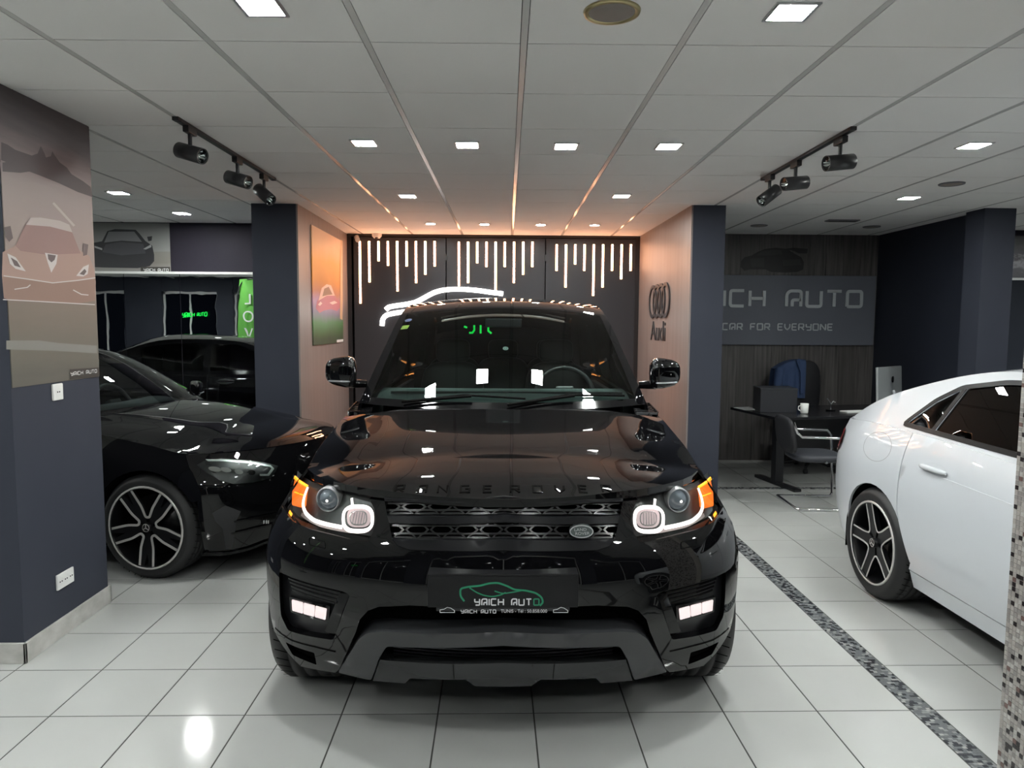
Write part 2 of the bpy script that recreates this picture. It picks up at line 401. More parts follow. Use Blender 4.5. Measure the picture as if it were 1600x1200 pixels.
sx = [atY(q, 430, 8.80)[0] for q in (552, 697, 852, 1000)]
for i in range(3):
    MB().box(sx[i]+.006, sx[i+1]-.006, 8.80, 8.85, .02, CEIL-.035, ch=.003).build('wall_panel', 'panel_dark', back)
MB().box(-1.785, -1.735, 8.795, 8.85, 0, CEIL-.0).build('frame_post', 'satin_black', back)
MB().box(1.703, 1.753, 8.795, 8.85, 0, CEIL-.0).build('frame_post', 'satin_black', back)
MB().box(-1.785, 1.753, 8.79, 8.85, CEIL-.03, CEIL).build('frame_header', 'satin_black', back)
for q in (697, 852):
    for zz in (2.42, 1.6): MB().box(atY(q, 400, 8.8)[0]-.012, atY(q, 400, 8.8)[0]+.012, 8.785, 8.80, zz-.04, zz+.04).build('hinge', 'satin_black', back)
mw = struct('wall_mirror_left', box(XL, -2.2, 7.95, YB, 0, TOP), 'wall_purple')
struct('wall_mirror_right', box(4.7, XR, 7.95, YB, 0, TOP), 'wall_purple')
struct('trim_mirror_left', box(XL, -2.2, 7.925, 7.95, 2.140, 2.165), 'white_plastic')
struct('trim_mirror_right', box(4.7, XR, 7.925, 7.95, 2.140, 2.165), 'white_plastic')
off = struct('wall_office_back', box(2.06, 4.7, 8.52, YB, 0, TOP), 'matte_black')
pw = .205; x = 2.065; i = 0
while x < 4.53:
    x1 = min(x+pw, 4.53); MB().box(x+.0015, x1-.0015, 8.50, 8.53, 0, CEIL, ch=0).build('plank', 'plank_alt' if (i*7) % 3 == 1 else 'plank', off); x = x1; i += 1
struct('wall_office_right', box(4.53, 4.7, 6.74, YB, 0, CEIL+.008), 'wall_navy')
struct('wall_column_office', box(4.42, 4.71, 6.5, 6.76, 0, CEIL+.009), 'wall_blue')
# marble skirting on the front left column
sk = MB()
sk.box(-3.12, -2.222, 3.345, 3.36, 0, .10, ch=.003); sk.box(-2.235, -2.222, 3.345, 4.112, 0, .10, ch=.003); sk.box(-3.12, -2.222, 4.1, 4.112, 0, .10, ch=.003)
struct('baseboard_column', sk, 'marble')
# mosaic column beside the camera, right
MX = float(atY(1577, 900, 2.36)[0])
mc = struct('wall_mosaic_column', box(MX, MX+.42, 1.96, 2.36, 0, CEIL+.01), 'mosaic_grout')
ms = MB(); z = .003; P_ = .0165
mm = ['mosaic_wall_%d' % i for i in range(5)]
while z < CEIL:
    for k in range(25):
        ms.box(MX+.0015+k*P_, MX+.0015+k*P_+.0145, 1.9575, 1.962, z, z+.0145, random.choices(range(5), (6, 5, 1.7, 4, .8))[0])
    for k in range(24):
        ms.box(MX-.0025, MX+.002, 1.963+k*P_, 1.963+k*P_+.0145, z, z+.0145, random.choices(range(5), (6, 5, 1.7, 4, .8))[0])
    z += P_
o = ms.build('mosaic_piece', mm, mc); o['kind'] = 'stuff'
# shop front behind the camera: piers, windows, lintel
fr = MB()
piers = [(XL, -9.9), (-8.95, -8.1), (-6.75, -6.35), (-3.6, -2.7), (2.7, 3.3), (6.4, XR)]
for a, b in piers: fr.box(a, b, YF-.25, YF, 0, TOP)
fr.box(XL, XR, YF-.24, YF-.02, 2.36, TOP)
struct('wall_front', fr, 'wall_blue')
for n, ((a0, a1), (b0, b1)) in enumerate(zip(piers[:-1], piers[1:])):
    wdw = struct('window_%d' % (n+1), MB().box(a1, b0, YF-.13, YF-.12, .05, 2.34), 'glass_shop')
    fm = MB(); wd = .04
    for x in (a1+wd/2, (a1+b0)/2, b0-wd/2): fm.box(x-wd/2, x+wd/2, YF-.15, YF-.1, 0, 2.36)
    fm.box(a1, b0, YF-.15, YF-.1, 2.30, 2.36); fm.box(a1, b0, YF-.15, YF-.1, 0, .05)
    fm.build('window_frame', 'white_plastic', wdw)
# ================================================================== FIXTURES ON THE CEILING
def downlight(x, y, s, label, group, rnd=False):
    t = empty('ceiling_light', (x, y, CEIL), CYAW, label, 'ceiling light', group)
    if rnd:
        MB().lathe([(s*.5, -.003), (s*.68, -.006), (s*.72, 0), (s*.5, .0)], 28).build('trim_ring', 'white_plastic', t)
        MB().lathe([(.0001, -.0035), (s*.5, -.0035), (s*.5, .0)], 28).build('diffuser', 'lamp_white', t)
    else:
        h = s/2; b = h+.012; f = MB()
        for q in ((-b, b, h, b), (-b, b, -b, -h), (-b, -h, -h, h), (h, b, -h, h)): f.box(q[0], q[1], q[2], q[3], -.006, 0)
        f.build('frame', 'silver_paint', t); MB().box(-h, h, -h, h, -.004, 0).build('diffuser', 'lamp_white', t)
    return t
G1 = 'square recessed downlights'
DL = [(-.796, 2.55, 'largest square downlight at top left of the ceiling'), (1.004, 2.523, 'largest square downlight at top right beside the round speaker'),
      (-.781, 4.389, 'square downlight above the black SUV hood, leftmost of the row of four'), (-.171, 4.406, 'square downlight above the black SUV hood, second from left of the row'),
      (.42, 4.41, 'square downlight above the black SUV hood, third from left of the row'), (1.034, 4.381, 'square downlight above the black SUV hood, rightmost of the row of four'),
      (2.823, 4.281, 'square downlight above the white car, right of the right spotlight track'), (-.739, 6.166, 'square downlight before the alcove, left of the centre rail'),
      (1.046, 6.066, 'square downlight before the alcove, right of the centre rail'), (3.444, 6.022, 'square downlight in front of the office corner'),
      (-3.13, 6.15, 'square downlight over the black sedan, nearer one by the mural column'), (-3.085, 7.257, 'square downlight close to the mirror wall at left')]
for x, y, lb in DL: downlight(x, y, .125, lb, G1)
for x, lb in zip((-.698, -.12, .487, 1.07), ('leftmost', 'second from left', 'third from left', 'rightmost')):
    downlight(x, 7.86, .095, 'small round downlight inside the alcove near the LED wall, %s of four' % lb, 'round alcove downlights', True)
HID = [(-.8, .75), (1.0, .75), (-.8, -1.0), (1.0, -1.0), (-3.1, 2.4), (-3.1, .6), (-5.1, 6.1), (-5.1, 4.3), (-5.1, 2.4), (-5.1, .6), (-7.4, 5.2), (-7.4, 2.4), (-7.4, 0), (-9.2, 3.5), (3.0, 2.4), (3.0, .6), (5.2, 5.0), (5.2, 2.4), (6.8, 6.6), (5.2, .2)]
for x, y in HID: downlight(x, y, .125, 'square downlight out of view behind the camera or columns', 'downlights out of view')
def round_grille(x, y, r, label, rim, cat='ceiling speaker'):
    t = empty('ceiling_speaker', (x, y, CEIL), 0, label, cat)
    MB().lathe([(r*.80, -.004), (r*.86, -.010), (r*.97, -.008), (r, 0), (r*.8, 0)], 40).build('rim', rim, t)
    g = MB().lathe([(.0001, -.012), (r*.3, -.0115), (r*.6, -.009), (r*.82, -.004)], 40); g.build('grille', 'speaker_cloth', t); return t
mat('brass', (.50, .43, .24), .3, metal=.8); mat('speaker_cloth', (.22, .19, .17), .7, bump=(500, .6, .002)); mat('grey_vent', (.14, .14, .15), .6)
round_grille(.395, 2.546, .098, 'round ceiling speaker with a brass rim near the top edge', 'brass')
round_grille(3.419, 5.418, .09, 'round grey ceiling vent above the white car', 'grey_vent', 'ceiling vent')
round_grille(2.821, 7.747, .09, 'dark round ceiling vent beside the alcove column in the office', 'grey_vent', 'ceiling vent')
round_grille(4.052, 7.767, .09, 'dark round ceiling vent at the right end of the office', 'grey_vent', 'ceiling vent')
t = empty('slot_diffuser', (3.514, 7.32, CEIL), 0, 'narrow slot air diffuser in the office ceiling', 'air vent')
MB().box(-.16, .16, -.05, .05, -.012, 0, ch=.004).build('housing', 'grey_vent', t)
for k in (-.025, 0, .025): MB().box(-.15, .15, k-.004, k+.004, -.016, -.012).build('slat', 'ceil_void', t)
# ---- spotlight tracks
def track(x, y0, y1, side, heads):
    t = empty('spotlight_track', (x, (y0+y1)/2, CEIL), CYAW, 'black ceiling track carrying three spotlights on the %s' % side, 'light track', 'spotlight tracks')
    h = (y1-y0)/2
    MB().box(-.016, .016, -h, h, -.018, 0).build('track_bar', 'satin_black', t)
    for s in (-1, 1): MB().box(-.017, .017, s*h-.02, s*h+.02, -.020, 0, ch=.003).build('end_cap', 'matte_black', t)
    for yy, az, el, nm in heads:
        s = empty('track_spotlight', (x, yy, CEIL-.018), 0, 'black cylindrical track spotlight, %s of three on the %s' % (nm, side), 'spotlight', 'track spotlights')
        MB().box(-.016, .016, -.055, .055, -.035, 0, ch=.003).build('adapter', 'satin_black', s)
        MB().tube([(0, 0, -.03), (0, 0, -.10)], .011).build('stem', 'satin_black', s)
        d = Vector((math.cos(el)*math.cos(az), math.cos(el)*math.sin(az), math.sin(el))); c = Vector((0, 0, -.135)); R = d.to_track_quat('Z', 'Y').to_matrix().to_4x4(); R.translation = c
        hd = MB().lathe([(.0001, -.085), (.036, -.085), (.042, -.08), (.043, .085), (.039, .085), (.037, .055)], 28).build('lamp_head', 'satin_black', s); hd.data.transform(R)
        rf = MB().lathe([(.037, .078), (.022, .06), (.0001, .05)], 24).build('reflector', 'chrome', s); rf.data.transform(R)
        ln = MB().lathe([(.0001, .076), (.037, .078)], 24).build('lens', 'glass_clear', s); ln.data.transform(R)
track(-1.656, 3.90, 5.46, 'left', [(4.03, -.35, -.28, 'nearest'), (4.75, -.35, -.28, 'middle'), (5.28, -.6, -.6, 'farthest')])
track(1.93, 3.93, 5.27, 'right', [(4.08, math.pi+.15, -.12, 'nearest'), (4.68, math.pi+.2, -.12, 'middle'), (5.12, math.pi+.35, -.6, 'farthest')])
# ================================================================== WALL DECORATION
def on_plane(kind, val, eps):
    """photo pixel -> point on a wall plane; returns fn(px,py,off) lying eps in front of it"""
    if kind == 'X+': return lambda a, b, off=0: Vector(atX(a, b, val))+Vector((eps-off, 0, 0))    # wall faces +X
    if kind == 'X-': return lambda a, b, off=0: Vector(atX(a, b, val))+Vector((-eps+off, 0, 0))
    return lambda a, b, off=0: Vector(atY(a, b, val))+Vector((0, -eps+off, 0))
def shape(name, P, fn, m, parent, lift=.0008):
    c = parent.location if parent else Vector((0, 0, 0))
    V = [Vector(fn(a, b, -lift))-c for a, b in P]; n = len(V)
    return MB().add(V, [tuple(range(n))]).build(name, m, parent)
def pr(n, c): mat('print_'+n, c, .5); return 'print_'+n
# ---- mural on the front left column
mu = empty('mural_print', (-2.235, 3.37, 1.315), 0, 'tall mauve wall print of a sports car on the front left column', 'wall print')
ramp('mural_bg', [(0, (.10, .095, .085)), (.10, (.13, .12, .10)), (.30, (.17, .14, .115)), (.40, (.25, .20, .18)), (.60, (.29, .23, .22)), (.72, (.30, .245, .24)), (.80, (.25, .20, .205)), (.90, (.12, .105, .115)), (1, (.06, .058, .066))], 'Z', .10, 0.05, 1.42, scale=(3, 3, 26))
MB().box(0, .004, -.005, .728, 0, 1.372).build('print_sheet', 'mural_bg', mu)
fm = on_plane('X+', -2.235, .0045)
shape('printed_trees', [(0, 250), (0, 222), (10, 226), (22, 234), (48, 243), (57, 240), (62, 228), (68, 240), (70, 246), (78, 244), (80, 236), (84, 243), (92, 254), (103, 262), (110, 272), (128, 283), (140, 292), (143, 308), (120, 300), (90, 286), (60, 274), (28, 262)], fm, pr('trees', (.085, .07, .078)), mu)
shape('printed_trees', [(2, 268), (2, 254), (14, 252), (30, 262), (45, 268), (30, 270)], fm, 'print_trees', mu, .0012)
shape('printed_road_line', [(80, 318), (83, 316), (116, 352), (113, 354)], fm, pr('pale', (.42, .36, .35)), mu)
shape('printed_car_body', [(2, 394), (18, 386), (28, 378), (112, 384), (124, 392), (138, 400), (145, 420), (148, 440), (147, 470), (120, 474), (20, 470), (4, 466), (1, 430)], fm, pr('carbody', (.33, .215, .185)), mu, .0014)
shape('printed_car_lower', [(2, 432), (40, 436), (80, 441), (118, 438), (147, 436), (147, 470), (120, 474), (20, 470), (4, 466)], fm, pr('carlow', (.24, .15, .12)), mu, .0018)
shape('printed_car_cabin', [(22, 384), (38, 350), (46, 341), (62, 341), (92, 346), (106, 352), (112, 366), (124, 396), (70, 398), (30, 392)], fm, pr('carglass', (.26, .155, .145)), mu, .0020)
shape('printed_car_roof', [(38, 351), (46, 340), (62, 340), (92, 345), (106, 351), (111, 363), (76, 354), (50, 352)], fm, 'print_pale', mu, .0024)
shape('printed_car_stripe', [(68, 395), (88, 398), (86, 412), (78, 426), (73, 412)], fm, pr('white_soft', (.5, .46, .46)), mu, .0024)
shape('printed_car_crest', [(72, 397), (85, 399), (83, 406), (78, 410), (73, 405)], fm, pr('dusk', (.10, .075, .08)), mu, .0030)
for P in ([(9, 396), (22, 402), (38, 424), (22, 420), (13, 412)], [(117, 431), (128, 417), (137, 413), (135, 428), (128, 432)]):
    shape('printed_headlamp', P, fm, 'print_white_soft', mu, .0026)
for P in ([(14, 402), (24, 408), (30, 418), (20, 415)], [(122, 428), (130, 420), (133, 424), (129, 430)]): shape('printed_lamp_eye', P, fm, 'print_dusk', mu, .0032)
for P in ([(4, 355), (14, 353), (18, 372), (12, 378), (6, 370)], [(128, 380), (136, 382), (134, 398), (128, 400)]): shape('printed_car_mirror', P, fm, 'print_dusk', mu, .0024)
mb = MB(); c0 = mu.location; fmo = lambda a, b, off=0: Vector(fm(a, b, off-.003))-c0
for P in ([(3, 431), (40, 436), (80, 442), (120, 438), (147, 434)], [(2, 468), (60, 471), (146, 476)], [(20, 452), (40, 449), (45, 445)], [(112, 453), (125, 460), (136, 461)]): ribbon(mb, P, 1.6, fmo, .0004)
mb.build('printed_outline', 'print_white_soft', mu)
shape('printed_sheen', [(8, 532), (60, 532), (90, 536), (150, 540), (150, 552), (80, 548), (8, 546)], fm, pr('sheen', (.20, .195, .18)), mu)
shape('print_tag', [(107, 577), (153, 574), (154, 588), (107, 593)], fm, pr('tag', (.045, .04, .035)), mu, .0016)
yy = [atX(109, 588, -2.235), atX(151, 584, -2.235)]; ft = plane_fn((-2.2285, yy[0][1], yy[0][2]+.004), (0, 1, 0), (0, 0, 1)); mb = MB()
word(mb, 'YAICH AUTO', .017, lambda a, b, off=0: ft(a, b, off)-c0, 0, 0, .2, stretch=yy[1][1]-yy[0][1]-.01, t=.0006); mb.build('tag_lettering', 'print_white', mu)
# ---- sockets on the column
def socket(y, z, n, label):
    t = empty('wall_socket', (-2.235, y, z), 0, label, 'socket'); w_ = .042 if n == 1 else .072
    MB().box(0, .011, -w_, w_, -.042 if n == 1 else -.040, .042 if n == 1 else .040, ch=.005).build('face_plate', 'white_plastic', t)
    for k in range(n):
        yc = (k-(n-1)/2)*.044
        MB().lathe([(.0001, .008), (.017, .008), (.019, .0125), (.021, .0125)], 24, 'x', (0, yc, 0)).build('socket_ring', 'white_plastic', t)
        for s_ in (-.008, .008): MB().lathe([(.0001, .0135), (.0035, .0135), (.0035, .008)], 10, 'x', (0, yc+s_, 0)).build('pin_hole', 'socket_dark', t)
socket(3.70, 1.265, 1, 'small white wall socket just below the mural on the left column')
socket(3.69, .292, 3, 'wide white triple socket low on the left column near the skirting')
# ---- picture + mirrors on the left back wall
pc = empty('picture_print', (-4.30, 7.948, 2.168), 0, 'grey print of a dark sports car above the mirror at left', 'wall print')
ramp('picture_bg', [(0, (.27, .265, .255)), (.22, (.20, .185, .165)), (.42, (.22, .21, .195)), (.44, (.26, .26, .255)), (1, (.21, .21, .212))], 'Z', .06, .0, .52, scale=(5, 5, 30))
MB().box(-.5, .785, -.004, 0, 0, .515).build('print_sheet', 'picture_bg', pc)
fw_ = on_plane('Y', 7.944, .0008)
DK = pr('night', (.022, .022, .027)); MD = pr('mid', (.05, .05, .058))
shape('printed_car_body', [(120, 384), (160, 377), (228, 377), (238, 384), (241, 398), (241, 408), (234, 416), (215, 419), (160, 418), (120, 416)], fw_, DK, pc, .001)
shape('printed_car_cabin', [(158, 380), (168, 361), (180, 358), (212, 359), (218, 365), (230, 380), (232, 384)], fw_, DK, pc, .0012)
shape('printed_car_glass', [(163, 379), (170, 362), (210, 362), (222, 378), (190, 376)], fw_, pr('smoke', (.16, .16, .17)), pc, .002)
shape('printed_car_mirror', [(230, 370), (238, 369), (237, 376), (232, 377)], fw_, DK, pc, .002)
shape('printed_car_hood', [(165, 382), (188, 378), (224, 381), (228, 396), (190, 399), (160, 394)], fw_, MD, pc, .002)
for P in ([(148, 384), (160, 388), (160, 391), (148, 387)], [(224, 389), (236, 382), (237, 386), (228, 390)]): shape('printed_headlamp', P, fw_, pr('grey', (.35, .35, .36)), pc, .003)
shape('print_tag', [(220, 417), (266, 417), (266, 427), (220, 427)], fw_, 'print_tag', pc, .003)
a, b = atY(225, 423, 7.94), atY(263, 423, 7.94); ft = plane_fn((a[0], 7.9395, a[2]-.005), (1, 0, 0), (0, 0, 1)); mb = MB()
word(mb, 'YAICH AUTO', .028, lambda x, y, off=0: ft(x, y, off)-pc.location, 0, 0, .2, stretch=b[0]-a[0], t=.0005); mb.build('tag_lettering', 'print_white', pc)
pr2 = empty('picture_print', (4.75, 7.948, 2.168), 0, 'dark scribbled wall print past the office column at right edge', 'wall print')
ramp('picture_bg_dark', [(0, (.05, .045, .055)), (.5, (.10, .095, .11)), (.62, (.30, .29, .32)), (.7, (.07, .065, .08)), (1, (.03, .03, .035))], 'Z', .5, -.1, .6, scale=(9, 9, 14))
MB().box(0, 1.2, -.004, 0, 0, .46).build('print_sheet', 'picture_bg_dark', pr2)
xs = [-10.4, -8.9, -7.4, -5.6, -4.02, -3.42, -2.21]
for k, (a, b) in enumerate(zip(xs[:-1], xs[1:])):
    nm = ['far left', 'second from the far left', 'third from the far left', 'behind the mural column', 'at the left of the sedan roof', 'next to the alcove column'][k]
    o = MB().box(a+.003, b-.003, 7.94, 7.949, .06, 2.14).build('wall_mirror', 'mirror'); tag(o, 'wall mirror panel behind the black sedan, %s' % nm, 'mirror', 'mirror panels on the left wall')
o = MB().box(4.72, 6.2, 7.94, 7.949, .06, 2.14).build('wall_mirror', 'mirror'); tag(o, 'wall mirror past the office column at the right edge', 'mirror')
# ---- poster on the alcove's left lining
po = empty('poster', (-1.783, 7.07, 1.40), 0, 'colourful orange and green car poster on the left alcove wall', 'poster')
ramp('poster_bg', [(0, (.05, .045, .05)), (.10, (.07, .12, .05)), (.20, (.08, .20, .07)), (.28, (.20, .17, .24)), (.38, (.42, .24, .36)), (.46, (.45, .17, .10)), (.56, (.58, .22, .04)), (.74, (.70, .30, .06)), (.88, (.72, .42, .22)), (1, (.75, .50, .33))], 'Z', .10, .05, 1.22, scale=(3, 3, 4))
MB().box(0, .012, 0, 1.38, 0, 1.165, ch=.002).build('print_sheet', 'poster_bg', po)
fq = on_plane('X+', -1.785, .0148)
shape('printed_car_body', [(491, 482), (493, 470), (499, 463), (508, 460), (520, 463), (528, 470), (530, 480), (524, 486), (515, 483), (504, 485), (497, 489)], fq, pr('pink', (.50, .17, .20)), po, .001)
shape('printed_headlamp', [(512, 473), (520, 470), (525, 473), (517, 476)], fq, pr('cream', (.75, .55, .48)), po, .003)
shape('printed_headlamp', [(494, 476), (498, 471), (501, 474), (497, 478)], fq, 'print_cream', po, .003)
shape('printed_car_cabin', [(495, 470), (500, 450), (508, 444), (515, 446), (521, 462), (508, 462)], fq, pr('blush', (.75, .48, .38)), po, .002)
shape('printed_car_glass', [(501, 463), (504, 451), (511, 448), (517, 460), (509, 461)], fq, pr('umber', (.30, .16, .10)), po, .003)
shape('printed_track_post', [(530, 375), (533, 376), (533, 500), (529, 498)], fq, pr('sand', (.60, .40, .24)), po, .002)
shape('print_tag', [(524, 531), (534, 530), (534, 534), (524, 535)], fq, 'print_white', po, .002)
sw = empty('wall_switch', (-1.785, 7.17, 2.49), 0, 'small white switch high on the left alcove wall', 'switch')
MB().box(0, .01, -.06, .06, -.05, .05, ch=.004).build('face_plate', 'white_plastic', sw); MB().box(.009, .013, -.03, .03, -.028, .028, ch=.002).build('rocker', 'wall_purple', sw)
# ---- LED strips on the alcove wall
def strips(x0, x1, ys, yt, panel_nm):
    for k, yb in enumerate(ys):
        px = x0+(x1-x0)*k/8; a = atY(px, yt, 8.79); z0 = atY(px, yb, 8.79)[2]; ordn = ['first', 'second', 'third', 'fourth', 'fifth', 'sixth', 'seventh', 'eighth', 'ninth'][k]
        t = empty('led_strip', (a[0], 8.80, z0), 0, '%s vertical LED strip from the left on the %s wall panel' % (ordn, panel_nm), 'light strip', 'LED strips on the alcove wall')
        h = a[2]-z0
        MB().box(-.013, .013, -.008, 0, 0, h).build('channel', 'white_plastic', t)
        V = []; n = 7
        for z in (0, h):
            for i in range(n+1): q = math.pi*i/n; V.append((.0125*math.cos(q), -.008-.010*math.sin(q), z))
        MB().add(V, [(i, i+1, n+2+i, n+1+i) for i in range(n)]+[tuple(range(n+1)), tuple(range(n+1, 2*n+2))]).build('diffuser', 'strip_warm', t)
strips(562, 679, [474, 441, 408, 415, 455, 416, 442, 429, 416], 377, 'left')
strips(717, 832, [447, 442, 411, 417, 455, 417, 442, 429, 417], 378, 'middle')
strips(870, 986, [423, 449, 413, 423, 462, 449, 423, 436, 423], 382, 'right')
# glowing car outline
ls = empty('led_car_outline', (-.9, 8.80, 1.6), 0, 'glowing white car outline light on the dark alcove wall', 'light sign')
fo = lambda a, b, off=0: Vector(atY(a, b, 8.79))-Vector((-.9, 8.80, 1.6))+Vector((0, off, 0))
mb = MB()
P1 = [(603, 484), (607, 480), (616, 478), (632, 476), (648, 473), (660, 467), (676, 458), (688, 454), (704, 452), (725, 452), (748, 454), (768, 457), (786, 459)]
ribbon(mb, rounded(P1, 6, False), 7, fo, .012)
ribbon(mb, rounded([(597, 509), (598, 498), (604, 492), (618, 489), (640, 486), (665, 480)], 5, False), 7, fo, .012)
ribbon(mb, rounded([(800, 474), (840, 482), (880, 490), (905, 502), (908, 518)], 8, False), 6, fo, .012)
mb.build('light_tube', 'neon_white', ls)
# ---- four-ring emblem and lettering on the alcove's right lining
au = empty('ring_emblem', (1.751, 7.68, 1.785), 0, 'dark four-ring car emblem with name on the right alcove wall', 'emblem')
mat('emblem_dark', (.045, .045, .05), .4, metal=.2)
fa_ = plane_fn((0, 0, 0), (0, -1, 0), (0, 0, 1))   # seen from inside the alcove: right is towards the camera
for k in range(4):
    mb = MB(); yc = -.30+.20*k
    ribbon(mb, [(yc+.165*math.cos(t), .09+.165*math.sin(t)) for t in np.linspace(0, 2*math.pi, 37)[:-1]], .035, fa_, .012+.001*k, True); mb.build('ring', 'emblem_dark', au)
text('lettering', 'Audi', .30, (-.004, .02, -.24), (0, -1, 0), (0, 0, 1), 'emblem_dark', au, .004, 1.25)
# ---- office sign board
sb = empty('sign_board', (2.1, 8.50, 1.39), 0, 'dark grey company sign board on the plank wall of the office', 'sign')
MB().box(.0, 2.40, -.04, 0, 0, .82, ch=.003).build('board', 'board', sb)
fb = lambda a, b, off=0: Vector(atY(a, b, 8.458))-sb.location+Vector((0, off, 0))
o = Vector(atY(1131, 478, 8.458)); e = Vector(atY(1345, 478, 8.458)); h = atY(1240, 452, 8.458)[2]-atY(1240, 476, 8.458)[2]
fpl = plane_fn(o-sb.location, (1, 0, 0), (0, 0, 1)); lw = word(MB(), 'ICH AUTO', h, fpl, 0, 0, .2, gap=.40)
k = (e.x-o.x); Wd = k/(sum((GL[c][0] if c != ' ' else .7) for c in 'ICH AUTO')+.4*7)
word(None, 'YAICH AUTO', h, fpl, -(.9+.4+.95+.4)*Wd, 0, .2, gap=.40, sx=Wd/h, t=.012, parts=('letter', 'sign_letter', sb))
o = Vector(atY(1129, 515, 8.458)); e = Vector(atY(1300, 515, 8.458)); h = atY(1240, 505, 8.458)[2]-atY(1240, 514.5, 8.458)[2]
fpl2 = plane_fn(o-sb.location, (1, 0, 0), (0, 0, 1)); word(None, 'CAR FOR EVERYONE', h, fpl2, 0, 0, .2, stretch=e.x-o.x, t=.008, parts=('slogan_letter', 'sign_letter', sb))
dc = empty('car_decal', (3.0, 8.4995, 2.3), 0, 'black race car silhouette decal above the office sign', 'decal')
fd = on_plane('Y', 8.4995, .0005)
for nm, P, m_ in (('decal_body', [(1157, 417), (1158, 408), (1163, 402), (1175, 399), (1183, 394), (1195, 389), (1212, 387), (1230, 389), (1242, 397), (1252, 402), (1256, 410), (1255, 421), (1246, 425), (1225, 426), (1205, 425), (1196, 421), (1172, 421), (1163, 423)], 'decal_black'),
                  ('decal_wing', [(1226, 389), (1240, 387), (1262, 389), (1261, 396), (1248, 396), (1240, 392)], 'decal_black'), ('decal_window', [(1182, 399), (1190, 393), (1208, 390), (1220, 391), (1222, 397), (1205, 399)], 'decal_grey'), ('decal_stripe', [(1172, 404), (1194, 403), (1194, 417), (1174, 417)], 'decal_grey'), ('decal_rear', [(1222, 406), (1250, 405), (1252, 414), (1224, 416)], 'decal_grey')):
    mat('decal_black', (.006, .006, .007), .5); mat('decal_grey', (.022, .021, .023), .5); shape(nm, P, fd, m_, dc, .001 if m_ == 'decal_black' else .002)
# ---- cameras on the alcove wall
t = empty('security_camera', (-1.66, 8.80, 2.60), 0, 'white bullet security camera in the left alcove corner', 'security camera')
MB().tube([(0, 0, .06), (0, -.04, .05)], .02).build('bracket', 'white_plastic', t); MB().tube([(-.01, .0, .05), (.03, -.14, -.0)], .028, 14).build('camera_body', 'white_plastic', t)
t = empty('security_camera', (-1.42, 8.76, CEIL), 0, 'small dome security camera under the ceiling left of the LED wall', 'security camera')
MB().lathe([(.06, 0), (.058, -.03), (.035, -.055), (.0001, -.06)], 24).build('dome', 'white_plastic', t); MB().lathe([(.0001, -.062), (.022, -.058), (.022, -.03)], 16, c=(0, -.02, 0)).build('lens', 'gloss_black', t)
# ================================================================== CARS: shared body-shape maths
# local frame of a car: x = u (sideways), y = v (0 at the nose, grows to the rear), z = up
class Body:
    def __init__(s, **k): s.__dict__.update(k); s._c = {}
    def S(s, v, z):
        zs = s.zs(v); u = s.hw
        if z < s.zm: u -= s.low*((s.zm-z)/(s.zm-.2))**2
        else: u -= s.sh*((z-s.zm)/(zs-s.zm))**2.5
        vb = s.vb(z); u -= s.tf*max(0, min(1.3, (s.v1-v)/(s.v1-vb)))**2
        u -= s.tr*max(0, min(1.3, (v-s.v2)/(s.vr-s.v2)))**2
        return u
    def g(s, t): return .8*t*t+.2*min(t, 1.12)**12
    def D(s, u, z):
        key = round(z, 4)
        if key not in s._c: vb = s.vb(z); s._c[key] = (s.S(vb, z), vb, s.prof(z))
        w_, vb, p = s._c[key]; return p+(vb-p)*s.g(abs(u)/w_)
    def R(s, u, z): r = s.rprof(z); return s.L-r-(s.L-r-s.vr)*s.g(abs(u)/s.S(s.vr, z))
    def ue(s, v): v = max(v, s.vb(s.zlip)); return s.S(v, s.zs(v))
    def H(s, u, v):
        q = max(0, v-s.D(u, s.zlip)); t = min(1, abs(u)/s.ue(v))
        return s.zs(v)+s.rise(q)*(1-t**3)+(s.crease(u, v) if s.crease else 0)
    def G(s, v, z): return s.ue(v)-s.gin-s.tum*(z-s.zs(v))
    # maps for panel()
    def fS(s, sg, o=0): return lambda v, z, off=0: (sg*(s.S(v, z)-off-o), v, z)
    def fD(s, o=0): return lambda u, z, off=0: (u, s.D(u, z)+off+o, z)
    def fR(s, o=0): return lambda u, z, off=0: (u, s.R(u, z)-off-o, z)
    def fH(s, o=0): return lambda u, v, off=0: (u, v, s.H(u, v)-off-o)
    def fG(s, sg, o=0): return lambda v, z, off=0: (sg*(s.G(v, z)-off-o), v, z)
    # pixel -> local coordinates on a surface
    def loc_ray(s, px, py):
        c, n = math.cos(-s.rz), math.sin(-s.rz); d = ray(px, py); o = CAMP-np.array([s.loc[0], s.loc[1], 0])
        r = lambda a: np.array([c*a[0]-n*a[1], n*a[0]+c*a[1], a[2]]); return r(o), r(d)
    def hit(s, px, py, F, t0=.5, t1=12):
        o, d = s.loc_ray(px, py); t = t0; p = o+d*t; f0 = F(p)
        while t < t1:
            t2 = t+.02; f1 = F(o+d*t2)
            if f0 < 0 <= f1:
                for _ in range(24):
                    m_ = (t+t2)/2
                    if F(o+d*m_) < 0: t = m_
                    else: t2 = m_
                return o+d*t2
            t, f0 = t2, f1
        return None
    def pD(s, pts, o=0):
        out = []
        for px, py in pts:
            q = s.hit(px, py, lambda p: p[1]-s.D(p[0], min(max(p[2], .15), s.zlip+.04))-o)
            out.append((float(q[0]), float(q[2])))
        return out
    def pH(s, pts):
        out = []
        for px, py in pts:
            q = s.hit(px, py, lambda p: s.H(p[0], p[1])-p[2]); out.append((float(q[0]), float(q[1])))
        return out
def mir(P): return [(-a, b) for a, b in P]
